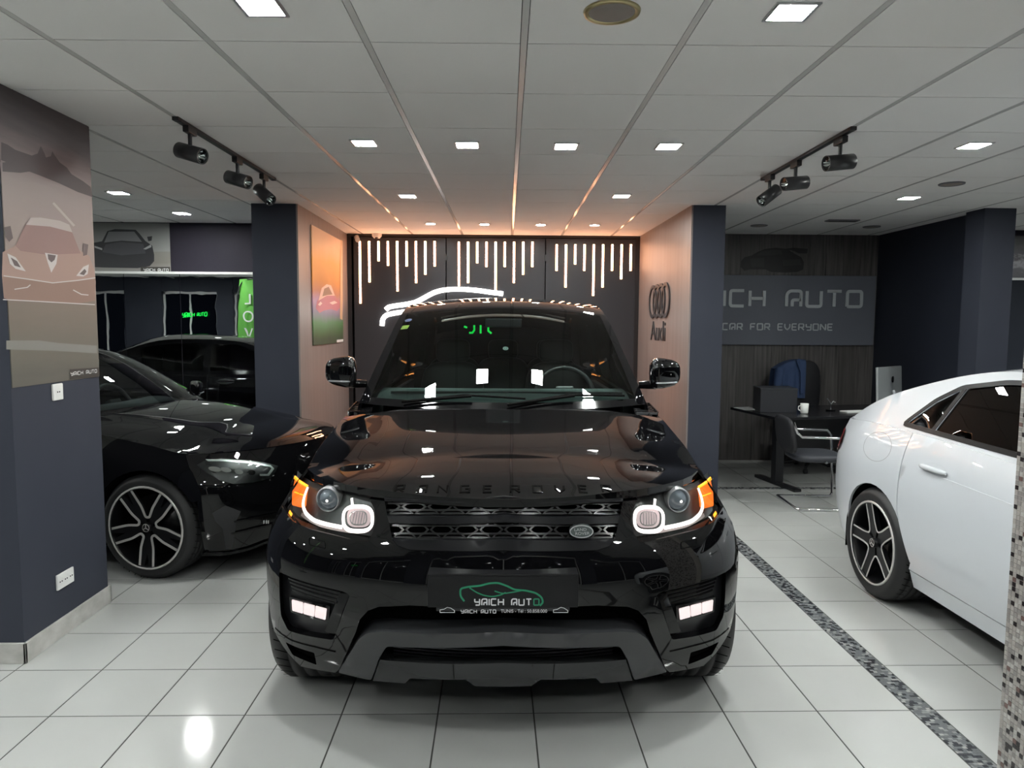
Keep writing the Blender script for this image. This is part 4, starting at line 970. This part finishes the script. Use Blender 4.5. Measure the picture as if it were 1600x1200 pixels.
rq = (interp([(0, 1.70), (1, 2.44), (1.6, 3.0), (2.3, 3.7), (3, 4.35), (4, 4.66)]), interp([(0, 1.165), (.5, 1.44), (1, 1.685), (1.25, 1.738), (1.6, 1.765), (2.3, 1.74), (3, 1.67), (4, 1.15)]))
wins = [rounded([(1.98, 1.18), (2.72, 1.19), (2.68, 1.64), (2.54, 1.63), (2.28, 1.45)], .03), rounded([(2.82, 1.19), (3.62, 1.20), (3.62, 1.62), (2.78, 1.65)], .03), rounded([(3.72, 1.20), (4.42, 1.22), (4.25, 1.56), (3.72, 1.61)], .03)]
FS = greenhouse(b, suv, cq, rq, (0, 1, 3, 4), 'paint_black', 'paint_black', wins=wins)
# wipers
for u0, u1 in ((-.55, .12), (.02, .68)):
    p = [FS(u0/.8, .03), FS((u0+u1)/1.6, .10), FS(u1/.8, .075)]; w_ = MB().tube([(a, c-.012, d+.012) for a, c, d in p], .006, 8).build('wiper', 'void', suv)
    MB().tube([(a, c-.02, d+.018) for a, c, d in (FS(u0/.8, .02), FS((u0+u1)/1.6+.05, .085))], .008, 8).build('wiper_arm', 'void', w_)
# stickers on the glass
for nm, px, py, m_, c_, sh_ in (('sticker_round', 638, 500, 'sticker_violet', (.22, .20, .38), 0), ('sticker_square', 632, 511, 'sticker_lime', (.45, .55, .12), 1), ('sticker_badge', 790, 544, 'sticker_mint', (.35, .5, .45), 2)):
    mat(m_, c_, .5); o_, d_ = b.loc_ray(px, py); best = None
    for qq in np.linspace(0.05, .98, 120):
        # intersect the ray with the screen by matching height
        for it in range(1):
            aa = 0
            x_ = None
        a_ = (o_[0]+d_[0]*((cq[0](qq)-o_[1])/d_[1]))/.75
        for _ in range(6):
            P = FS(a_, qq); t_ = (P[1]-o_[1])/d_[1]; a_ *= 1; a_ = a_+((o_[0]+d_[0]*t_)-P[0])/.75
        P = FS(a_, qq); t_ = (P[1]-o_[1])/d_[1]; e_ = abs(o_[2]+d_[2]*t_-P[2])
        if best is None or e_ < best[0]: best = (e_, a_, qq)
    _, a_, qq = best; P = Vector(FS(a_, qq)); du = (Vector(FS(a_+.01, qq))-P).normalized(); dq = (Vector(FS(a_, qq+.01))-P).normalized(); nn_ = du.cross(dq)
    fs = lambda x, y, off=0: P+du*x+dq*y-nn_*(off+.003)
    k_ = .05 if sh_ != 2 else .034
    poly = [(.5*k_*math.cos(t), k_*.5*(1.0 if sh_ == 2 else .8)*math.sin(t)) for t in np.linspace(0, 2*math.pi, 21)[:-1]] if sh_ != 1 else [(-.025, -.02), (.025, -.02), (.03, .022), (-.02, .022)]
    st_ = MB().prism(poly, fs, .001).build('windscreen_sticker', m_, suv)
    if sh_ == 2:
        mb = MB(); ribbon(mb, [(p[0]*.55, p[1]*.55) for p in poly], .003, lambda x, y, off=0: fs(x, y, off-.0005), .0005, True); mb.build('sticker_mark', 'satin_black', st_)
# cabin
dsh = MB(); 
patch('dashboard', lambda a, c: ((a*2-1)*.74, 1.60+.38*c+.10*(a*2-1)**2, 1.178+.052*math.sin(c*1.9)-.006*(a*2-1)**2), 20, 8, 'dash', suv)
MB().box(-.74, .74, 1.96, 2.08, .7, 1.18, ch=.02).build('dashboard_face', 'interior', suv)
MB().box(-.66, .70, 1.78, 1.80, 1.212, 1.226).build('dashboard_vent', 'interior', suv)
steering(suv, .40, 2.22, 1.17); seats(suv, 2.75, 1.0, (-.38, .40), 1.42); seats(suv, 3.55, 1.0, (-.42, .0, .42), 1.40)
MB().box(-.12, .12, 2.34, 2.36, 1.60, 1.66, ch=.01).build('rear_view_mirror', 'satin_black', suv)
# green reflection in the windscreen, imitated by glowing letters inside the cabin
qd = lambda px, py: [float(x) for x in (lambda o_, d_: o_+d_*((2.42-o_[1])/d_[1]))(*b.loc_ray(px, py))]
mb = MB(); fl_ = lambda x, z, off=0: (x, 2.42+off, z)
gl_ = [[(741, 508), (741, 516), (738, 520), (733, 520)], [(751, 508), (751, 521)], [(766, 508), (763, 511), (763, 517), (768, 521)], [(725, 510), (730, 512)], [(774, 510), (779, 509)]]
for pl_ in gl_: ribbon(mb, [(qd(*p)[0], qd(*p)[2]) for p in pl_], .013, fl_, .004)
mb.build('green_reflection', 'sign_glow_green', suv)
# ================================================================== SEDANS
def sedan(b, root, pm, d, va, vra, ra, zw, R, W, rim, style, zsill, cq, rq, wins, roofm=None, steer=0, twist=0, trunk=4.25, screen='glass_screen', hood_end=1.42, frame='gloss_black'):
    global PC
    PC = (0, 2.5, .7)
    vl = b.vb(b.zlip); uu = np.linspace(0, b.ue(vl)*.995, 14)
    fe = [(-u, b.D(u, b.zlip)-.004) for u in uu]; se = [(-b.ue(v)*.998, v) for v in np.linspace(vl+.06, hood_end+.16, 10)]; re = [(-.66, hood_end+.10), (-.4, hood_end+.03), (0, hood_end)]
    panel('hood', full(fe+se+re), b.fH(), pm, root, .05, .03)
    panel('cowl', full([(0, hood_end-.02), (-.4, hood_end+.0), (-.70, hood_end+.08), (-.76, hood_end+.3), (0, hood_end+.16)]), b.fH(.025), 'matte_black', root, .1, 0)
    zt = b.zlip-.006; zb = zsill+.0
    edge = [(-b.S(b.vb(z), z)*.999, z) for z in np.linspace(zt, zb+.02, 10)]
    bp = panel('front_bumper', full([(0, zt)]+edge+[(-.7, zb), (0, zb)]), b.fD(), pm, root, .05, .03)
    body_sides(b, root, pm, d[0], d[1], d[2], zsill, va=va, vra=vra, ra=ra, zw=zw, gap=.003)
    for sg in (-1, 1):
        wheel(root, sg, b.hw-.012, va, zw, R, W, rim, style, steer, 'alloy', twist); wheel(root, sg, b.hw-.012, vra, zw, R, W, rim, style, 0, 'alloy', twist)
        door_mirror(root, sg, b.hw+.06, 1.80, 1.03, .095, .06, .065, pm)
    MB().box(-.56, .56, .25, 1.5, .2, .72).box(-b.hw+.1, b.hw-.1, va+ra+.03, vra-ra-.03, .17, .5).box(-.56, .56, vra-.4, b.L-.3, .25, .75).build('underbody', 'void', root)
    ze = b.zs(b.vr); rr = [(-b.S(b.vr, z)*.999, z) for z in np.linspace(ze-.004, zsill+.05, 9)]
    panel('rear_bumper', full([(0, ze+.02)]+rr+[(0, zsill+.04)]), b.fR(), pm, root, .06, .03)
    def tk(a, c):
        a = a*2-1; v1 = b.R(a*b.S(b.vr, ze)*.999, ze); v = trunk+(v1-trunk)*c; w_ = b.S(min(v, b.vr), b.zs(min(v, b.vr)))
        u = a*(w_ if v < b.vr else b.S(b.vr, ze)); return (u, v, b.zs(min(v, b.vr))+.055*(1-abs(a)**2.5)*(1-.7*c**3)-.001)
    patch('trunk_lid', tk, 22, 12, pm, root)
    F = greenhouse(b, root, cq, rq, (0, 1, 3, 4), pm, roofm or pm, wins=wins, screen=screen, frame=frame)
    patch('dashboard', lambda a, c: ((a*2-1)*.68, hood_end+.2+.33*c+.10*(a*2-1)**2, .955+.03*math.sin(c*2.2)), 16, 6, 'dash_grey' if pm == 'paint_black' else 'dash', root)
    MB().box(-.70, .70, hood_end+.52, hood_end+.62, .5, .95, ch=.02).build('dashboard_face', 'interior', root)
    steering(root, .38, hood_end+.72, .93); seats(root, 2.55, .9, (-.37, .37), 1.2); seats(root, 3.3, .9, (-.38, .38), 1.16)
    for sg in (-1, 1):
        for vv, zz in ((d[1]-.22, .865), (d[2]-.30, .885)):
            o = MB(); f = b.fS(sg); pts = [f(vv-.11+.22*t, zz+.004*math.sin(t*3.14), -.012-.018*math.sin(t*3.14)) for t in np.linspace(0, 1, 9)]; o.tube(pts, [.008]+[.014]*7+[.008], 8); o.build('door_handle', pm, root)
            panel('handle_cup', [(vv+.105*math.cos(t), zz+.032*math.sin(t)) for t in np.linspace(0, 2*math.pi, 21)[:-1]], b.fS(sg, -.0008), 'handle_cup_'+pm, root, .1, 0)
    return F, bp
mat('dash_grey', (.10, .10, .11), .5); mat('handle_cup_paint_black', (.002, .002, .002), .3); mat('handle_cup_paint_white', (.5, .52, .55), .35)
# ---- black sedan on the left, nose pointing right behind the SUV
_rz = math.radians(77); _c, _s = math.cos(_rz), math.sin(_rz); _w = (-.913, .84)
_loc = (-2.185-(_c*_w[0]-_s*_w[1]), 4.467-(_s*_w[0]+_c*_w[1]))
SED = Body(hw=.925, low=.06, zm=.60, sh=.075, tf=.02, v1=1.1, tr=.08, v2=4.0, vr=4.5, L=4.94, zlip=.80, loc=_loc, rz=_rz,
           vb=interp([(.1, .45), (.55, .45), (.68, .50), (.80, .60), (.9, .6)]), zs=interp([(0, .80), (.6, .80), (.84, .845), (1.45, .93), (2.5, .95), (4.2, .97), (4.95, .95)]),
           prof=interp([(.1, .14), (.25, .05), (.45, 0), (.6, .02), (.72, .055), (.80, .1), (.9, .15)]), rprof=interp([(.15, .12), (.4, .03), (.6, 0), (.9, .05), (1.0, .06)]),
           rise=interp([(0, 0), (.08, .028), (.3, .06), (.7, .075), (1.4, .065)]), crease=lambda u, v: .007*(1-sm(.36+.18*v*.6, .42+.18*v*.6, abs(u)))*sm(.1, .4, v), gin=.04, tum=.38)
sed = empty('sedan', (_loc[0], _loc[1], 0), _rz, 'glossy black sedan with silver edged wheels between mural column and SUV', 'car')
cq = (interp([(0, 1.42), (1, 2.2), (2, 3.0), (3, 3.5), (4, 4.3)]), interp([(0, .975), (.5, 1.215), (1, 1.40), (1.5, 1.445), (2, 1.455), (3, 1.42), (3.5, 1.27), (4, 1.05)]))
rq = (interp([(0, 1.60), (1, 2.32), (2, 3.0), (3, 3.5), (4, 4.35)]), interp([(0, .955), (.5, 1.18), (1, 1.352), (1.5, 1.395), (2, 1.40), (3, 1.355), (3.5, 1.21), (4, .985)]))
wn = [rounded([(1.95, .995), (2.76, .995), (2.74, 1.34), (2.42, 1.335), (2.2, 1.23)], .03), rounded([(2.84, .995), (3.60, 1.0), (3.58, 1.29), (3.2, 1.345), (2.82, 1.35)], .03), rounded([(3.67, 1.005), (4.02, 1.03), (3.66, 1.25)], .02)]
Fe, ebump = sedan(SED, sed, 'paint_black', (1.52, 2.78, 3.75), .84, 3.78, .365, .335, .335, .24, .262, 'y', .17, cq, rq, wn, twist=math.radians(52))
HLs = [(308, 727), (318, 720), (345, 716), (385, 719), (420, 724), (434, 728), (430, 738), (422, 747), (395, 754), (365, 756), (342, 750), (322, 738)]
hs = SED.pD(HLs); h = panel('headlamp', hs, SED.fD(-.002), 'lamp_dark', sed, .03, .02)
mb = MB(); ribbon(mb, resample(SED.pD([(322, 719), (345, 719), (385, 722), (421, 728), (425, 732), (418, 742), (405, 742)]), .02, False), .012, SED.fD(-.004), .003); mb.build('lamp_brow', 'lamp_pale', h) if mat('lamp_pale', (.45, .48, .48), .3, metal=.5) else None
for q in ((335, 733), (352, 734), (372, 737), (392, 738)):
    c = SED.pD([q])[0]; MB().prism([(c[0]+.02*math.cos(t), c[1]+.016*math.sin(t)) for t in np.linspace(0, 6.28, 13)[:-1]], lambda u, z, off=0: (u, SED.D(u, z)-.006+off, z), .004).build('lamp_lens', 'chrome', h)
panel('lens_cover', hs, SED.fD(-.01), 'glass_clear', h, .03, 0)
panel('air_curtain', SED.pD([(332, 802), (352, 790), (376, 799), (368, 815), (362, 858), (352, 858), (348, 826), (338, 815)]), SED.fD(-.002), 'matte_black', sed, .04, .005)
for P, w_ in (([(360, 834), (395, 826), (432, 817)], .012), ([(314, 866), (345, 866), (385, 858), (412, 848), (432, 842)], .02), ([(365, 815), (400, 808), (432, 802)], .010)):
    mb = MB(); ribbon(mb, resample(SED.pD(P), .03, False), w_, SED.fD(-.003), .012); mb.build('bumper_blade', 'gloss_black', sed)
mb = MB()
for x in (409, 413, 416): ribbon(mb, SED.pD([(x, 813), (x, 818)]), .006, SED.fD(-.014), .002)
mb.build('bumper_mark', 'print_white', sed)
gq = panel('grille', full([(0, .74), (-.34, .72), (-.42, .6), (-.34, .47), (0, .45)]), SED.fD(-.004), 'gloss_black', sed, .05, .01)
star = MB()
for k in range(3): a = math.radians(90+120*k); ribbon(star, [(0, .6), (.075*math.cos(a), .6+.075*math.sin(a))], .016, SED.fD(-.008), .008)
ribbon(star, [(.085*math.cos(t), .6+.085*math.sin(t)) for t in np.linspace(0, 2*math.pi, 25)[:-1]], .014, SED.fD(-.008), .008, True); star.build('emblem', 'chrome', gq)
for sg in (-1, 1):
    P = rounded([(-.50, .90), (-.86, .90), (-.88, .78), (-.56, .76)], .03); panel('tail_lamp', P if sg < 0 else mir(P), SED.fR(-.006), 'tail_red', sed, .05, .01) if mat('tail_red', (.10, .006, .008), .1, coat=1) else None
# ---- white coupe-like sedan on the right, seen from its rear flank
CLA = Body(hw=.915, low=.065, zm=.62, sh=.085, tf=.02, v1=1.2, tr=.10, v2=3.75, vr=4.33, L=4.69, zlip=.78, loc=(3.165, .5), rz=0,
           vb=interp([(.1, .5), (.55, .5), (.68, .55), (.80, .66), (.9, .66)]), zs=interp([(0, .78), (.66, .78), (.93, .83), (1.5, .93), (2.5, 1.0), (3.3, 1.03), (3.8, 1.03), (4.3, .995), (4.7, .97)]),
           prof=interp([(.1, .14), (.25, .05), (.45, 0), (.6, .02), (.72, .055), (.80, .1), (.9, .15)]), rprof=interp([(.15, .12), (.35, .02), (.6, 0), (.8, .07), (.9, .06), (.97, .04), (1.05, .04)]),
           rise=interp([(0, 0), (.08, .028), (.3, .06), (.7, .075), (1.4, .065)]), crease=None, gin=.016, tum=.48)
cla = empty('coupe_sedan', (3.165, .5, 0), 0, 'white four-door coupe with dark five-spoke wheels at right edge', 'car')
cq = (interp([(0, 1.5), (1, 2.2), (2, 2.75), (3, 3.25), (4, 4.25)]), interp([(0, .99), (.5, 1.22), (1, 1.39), (1.5, 1.43), (2, 1.44), (3, 1.405), (3.5, 1.27), (4, 1.085)]))
rq = (interp([(0, 1.68), (1, 2.3), (2, 2.75), (3, 3.25), (4, 4.30)]), interp([(0, .975), (.5, 1.19), (1, 1.35), (1.5, 1.395), (2, 1.405), (3, 1.365), (3.5, 1.235), (4, 1.015)]))
wn = [rounded([(2.0, 1.04), (2.52, 1.045), (2.50, 1.355), (2.35, 1.345), (2.2, 1.25)], .02), rounded([(2.57, 1.045), (3.28, 1.06), (3.20, 1.30), (2.9, 1.35), (2.55, 1.358)], .02), rounded([(3.31, 1.062), (3.54, 1.068), (3.39, 1.20), (3.24, 1.285)], .015)]
Fc, cb = sedan(CLA, cla, 'paint_white', (1.5, 2.5, 3.42), .93, 3.66, .355, .33, .33, .235, .245, 'star', .185, cq, rq, wn, twist=math.radians(105), trunk=4.22, hood_end=1.48, frame='paint_white')
for sg in (-1, 1):
    P = rounded([(-.50, .93), (-.80, .93), (-.845, .84), (-.82, .77), (-.54, .79)], .03); panel('tail_lamp', P if sg < 0 else mir(P), CLA.fR(-.008), 'tail_red', cla, .04, .012)
    P = rounded([(.36, .76), (.62, .72), (.8, .72), (.84, .66), (.5, .63), (.38, .68)], .02); panel('headlamp', mir(P) if sg < 0 else P, CLA.fD(-.004), 'lamp_dark', cla, .05, .01)
el = [(3.70+.15*math.cos(t)*(1+.0*math.sin(t)), .905+.085*math.sin(t)) for t in np.linspace(0, 2*math.pi, 33)[:-1]]
mb = MB(); ribbon(mb, el, .0022, CLA.fS(-1), .0005, True); mb.build('fuel_flap', 'seam_grey', cla) if mat('seam_grey', (.22, .22, .23), .5) else None
# character crease and bright window edge on both flanks
for sg in (-1, 1):
    mb = MB(); ribbon(mb, resample([(1.7, .80), (2.6, .845), (3.2, .86)], .06, False), .006, CLA.fS(sg), .003); mb.build('body_crease', 'paint_white', cla)
    loop = [(1.92, 1.035), (2.55, 1.042), (3.30, 1.056), (3.57, 1.062), (3.40, 1.215), (3.24, 1.302), (2.95, 1.352), (2.55, 1.372), (2.34, 1.362), (2.17, 1.26)]
    mb = MB(); ribbon(mb, resample(rounded(loop, .03), .06), .024, CLA.fG(sg), .004, True); mb.build('window_trim', 'trim_black', cla)
    mb = MB(); ribbon(mb, [(2.545, 1.05), (2.525, 1.355)], .05, CLA.fG(sg), .003); mb.build('window_pillar', 'trim_black', cla)
    mb = MB(); ribbon(mb, [(3.295, 1.06), (3.215, 1.30)], .03, CLA.fG(sg), .003); mb.build('window_pillar', 'trim_black', cla)
# ================================================================== OFFICE CORNER
ang = math.atan2(.19, .98)
dk = empty('desk', (2.68, 6.70, 0), ang, 'black office desk with T-shaped legs in the dim corner', 'desk')
MB().box(0, 1.75, 0, .88, .725, .75, ch=.003).build('desk_top', 'desk_black', dk) if mat('desk_black', (.010, .010, .012), .25) else None
for x in (.30, 1.45):
    l = MB().box(x-.045, x+.045, .40, .48, .03, .725).build('leg', 'satin_black', dk); MB().box(x-.04, x+.04, .08, .80, 0, .03, ch=.006).build('foot', 'satin_black', l)
MB().box(.3, 1.45, .42, .46, .62, .70).build('crossbar', 'satin_black', dk); MB().box(.34, 1.41, .50, .515, .35, .66).build('modesty_panel', 'satin_black', dk)
def on_desk(x, y): c, s = math.cos(ang), math.sin(ang); return (2.68+c*x-s*y, 6.70+s*x+c*y, .75)
bx = empty('storage_box', on_desk(.07, .42), ang-.30, 'black box standing on the left end of the desk', 'box')
MB().box(0, .36, 0, .30, 0, .23, ch=.004).build('box_body', 'box_black', bx) if mat('box_black', (.02, .021, .026), .4) else None
MB().box(-.003, .363, -.003, .303, .225, .245, ch=.004).build('box_lid', 'box_black', bx)
pp_ = empty('paper_stack', on_desk(.02, .72), ang, 'pale papers at the left edge of the desk', 'papers')
for k in range(3): MB().box(-.01+.01*k, .15+.01*k, -.1, .12, .002*k, .002*k+.0018).build('sheet', 'print_white', pp_)
mg = empty('mug', on_desk(.46, .26), 0, 'white mug on the desk beside the black box', 'mug')
MB().lathe([(.0001, .003), (.030, .0), (.036, .01), (.040, .1), (.037, .1), (.033, .012), (.0001, .01)], 24).build('mug_body', 'white_plastic', mg)
MB().tube([(-.036, 0, .08), (-.06, 0, .07), (-.062, 0, .04), (-.036, 0, .025)], .005, 8).build('handle', 'white_plastic', mg)
pn = empty('desk_ornament', on_desk(.86, .40), .3, 'small chrome ornament on a stand on the desk', 'ornament')
MB().box(-.04, .04, -.025, .025, 0, .015, ch=.003).build('base', 'gloss_black', pn)
MB().tube([(0, 0, .015), (.0, .0, .06), (-.03, 0, .11), (-.05, 0, .13)], [.007, .006, .005, .008], 8).tube([(0, 0, .07), (.03, 0, .10), (.05, .0, .09)], [.005, .006, .009], 8).build('figure', 'chrome', pn)
im = empty('desktop_computer', on_desk(1.45, .27), .65, 'silver all-in-one computer seen from behind on the desk', 'computer')
M_ = 'mac_silver'; mat(M_, (.50, .53, .54), .3, metal=.5)
scr = MB().box(-.27, .27, -.012, .012, .09, .46, ch=.008).build('screen', M_, im); scr.data.transform(Matrix.Rotation(-.06, 4, 'X')); MB().box(-.255, .255, .0125, .014, .14, .45).build('display', 'gloss_black', scr).data.transform(Matrix.Rotation(-.06, 4, 'X'))
v, f = superell(0, -.018, .33, .028, .004, .034, .9); MB().add(v, f, 0, True).build('rear_logo', 'gloss_black', scr)
MB().tube([(0, -.03, .22), (0, -.07, .12), (0, -.10, .012)], [.016, .018, .02], 10).box(-.09, .09, -.14, .06, 0, .008, ch=.003).build('stand', M_, im)
cd = empty('card_stand', on_desk(1.66, .10), ang, 'white card holder right of the computer', 'card holder')
o = MB().box(-.08, .08, -.003, .003, 0, .13, ch=.001).build('card', 'print_white', cd); o.data.transform(Matrix.Rotation(-.35, 4, 'X')); MB().box(-.07, .07, -.03, .04, 0, .008).build('base', 'glass_clear', cd)
kb = empty('keyboard', on_desk(1.12, .28), ang, 'thin white keyboard on the desk left of the computer', 'keyboard')
MB().box(-.2, .2, -.06, .06, 0, .010, ch=.003).build('keyboard_body', 'white_plastic', kb)
for r_ in range(4): MB().box(-.19, .19, -.05+.026*r_, -.03+.026*r_, .010, .013).build('key_row', 'print_white', kb)
# office chair + jacket
oc = empty('office_chair', (3.56, 7.95, 0), .1, 'black office chair behind the desk with a jacket hung on it', 'chair')
MB().box(-.25, .25, -.25, .25, .44, .52, ch=.035).build('seat', 'chair_black', oc) if mat('chair_black', (.012, .012, .015), .6) else None
v, f = superell(0, .25, .89, .235, .05, .335, .6); MB().add(v, f, 0, True).build('backrest', 'chair_black', oc)
MB().tube([(0, 0, .1), (0, 0, .44)], .03).build('column', 'satin_black', oc)
for k in range(5):
    a = 2*math.pi*k/5+.3; MB().tube([(0, 0, .12), (.30*math.cos(a), .30*math.sin(a), .07)], [.03, .018]).build('base_arm', 'satin_black', oc); MB().lathe([(.0001, -.015), (.028, -.015), (.028, .015), (.0001, .015)], 14, 'x', (.30*math.cos(a), .30*math.sin(a), .03)).build('caster', 'matte_black', oc)
for s_ in (-1, 1): MB().tube([(s_*.25, .1, .48), (s_*.29, .1, .66), (s_*.29, -.15, .68)], .018).build('armrest', 'satin_black', oc)
mat('denim', (.022, .045, .11), .8, bump=(40, .4, .01))
def jk(a, c):   # jacket shell over the chair back: a across, c from front hem over the shoulders to the rear hem
    x = -.31+.34*a; t = c*2-1; z = 1.235-.10*abs(x/.3)**2.2-.5*max(0, abs(t)-.12)**1.0; y = .25+.085*math.tanh(t*9)+.02*math.sin(a*19)*max(0, abs(t)-.1)
    return (x*(1+.10*abs(t)), y, z)
jo = patch('jacket', jk, 30, 34, 'denim', None); jo.location = (3.54, 7.95, 0); jo.rotation_euler = (0, 0, .1); tag(jo, 'dark blue jacket draped over the back of the office chair', 'jacket')
for s_ in (-1,):
    MB().tube([(s_*.27, .2, 1.13), (s_*.31, .16, .95), (s_*.29, .13, .74)], [.055, .05, .045], 10).build('sleeve', 'denim', jo)
mb = MB(); ribbon(mb, [(-.09, 1.24), (-.03, 1.1), (-.02, .85)], .04, lambda a, c, off=0: (a, .145+off, c), .008); mb.build('lapel', 'denim', jo)
# cantilever visitor chair
vc = empty('visitor_chair', (2.91, 6.38, 0), -math.pi/2-.06, 'chrome cantilever visitor chair with black seat in front of the desk', 'chair')
fr = [(-.26, -.24, .014), (.26, -.24, .014), (.26, .25, .014), (.26, .27, .05), (.26, .24, .60), (.26, .20, .645), (.26, -.22, .655), (.255, -.26, .69), (.235, -.285, .78)]
fr2 = [(-.26, -.24, .014), (-.26, .25, .014), (-.26, .27, .05), (-.26, .24, .60), (-.26, .20, .645), (-.26, -.22, .655), (-.255, -.26, .69), (-.235, -.285, .78)]
MB().tube(fr, .0125, 10).build('frame', 'chrome', vc); MB().tube(fr2, .0125, 10).build('frame', 'chrome', vc)
v, f = superell(0, -.01, .45, .235, .23, .04, .55); MB().add(v, f, 0, True).build('seat', 'seat_grey', vc) if mat('seat_grey', (.03, .032, .04), .6) else None
v, f = superell(0, 0, 0, .235, .03, .165, .55); o = MB().add(v, f, 0, True).build('backrest', 'chair_black', vc); o.location = (0, -.275, .645); o.rotation_euler = (.16, 0, 0)
MB().tube([(-.26, .0, .43), (.26, .0, .43)], .011).build('seat_rail', 'chrome', vc)
for s_ in (-1, 1): MB().tube([(s_*.26, .25, .43), (s_*.22, .1, .43)], .011).build('seat_bracket', 'chrome', vc); 
# ================================================================== THINGS BEHIND THE CAMERA (seen in the mirrors)
fl = empty('feather_flag', (-4.95, 1.9, 0), .15, 'bright green feather flag with white letters reflected in the left mirror', 'flag')
MB().lathe([(.0001, 0), (.22, 0), (.22, .02), (.03, .03), (.02, .06)], 24).build('base', 'satin_black', fl)
MB().tube([(0, 0, .03), (0, 0, 1.6), (.02, 0, 2.2), (.12, 0, 2.42), (.3, 0, 2.46)], .012, 8).build('pole', 'satin_black', fl)
mat('flag_green', (.10, .34, .05), .7)
def fg(a, c): z = .75+1.70*c; w_ = .50*(1-max(0, c-.8)/.2*.5)-.25*(1-c); return (.02+.1*max(0, c-.75)+a*w_, .03*math.sin(a*7+c*5), z)
PC = (0, -3, 1.2); patch('flag_cloth', fg, 12, 24, 'flag_green', fl)
for k, ch in enumerate('LOVA'):
    text('flag_lettering', ch, .30, (.25, .05, 2.05-.33*k), (-1, 0, 0), (0, 0, 1), 'print_white', fl, .002); text('flag_lettering', ch, .30, (.25, -.05, 2.05-.33*k), (1, 0, 0), (0, 0, 1), 'print_white', fl, .002)
ng = empty('neon_sign', (-7.6, -1.85, 1.75), 0, 'green neon shop name in the front window reflected in the mirror', 'sign')
mb = MB(); fn_ = plane_fn((0, 0, 0), (1, 0, 0), (0, 0, 1)); word(mb, 'YAICH AUTO', .09, fn_, 0, 0, .16, stretch=.6, t=.01); mb.build('lettering', 'sign_glow_green', ng)
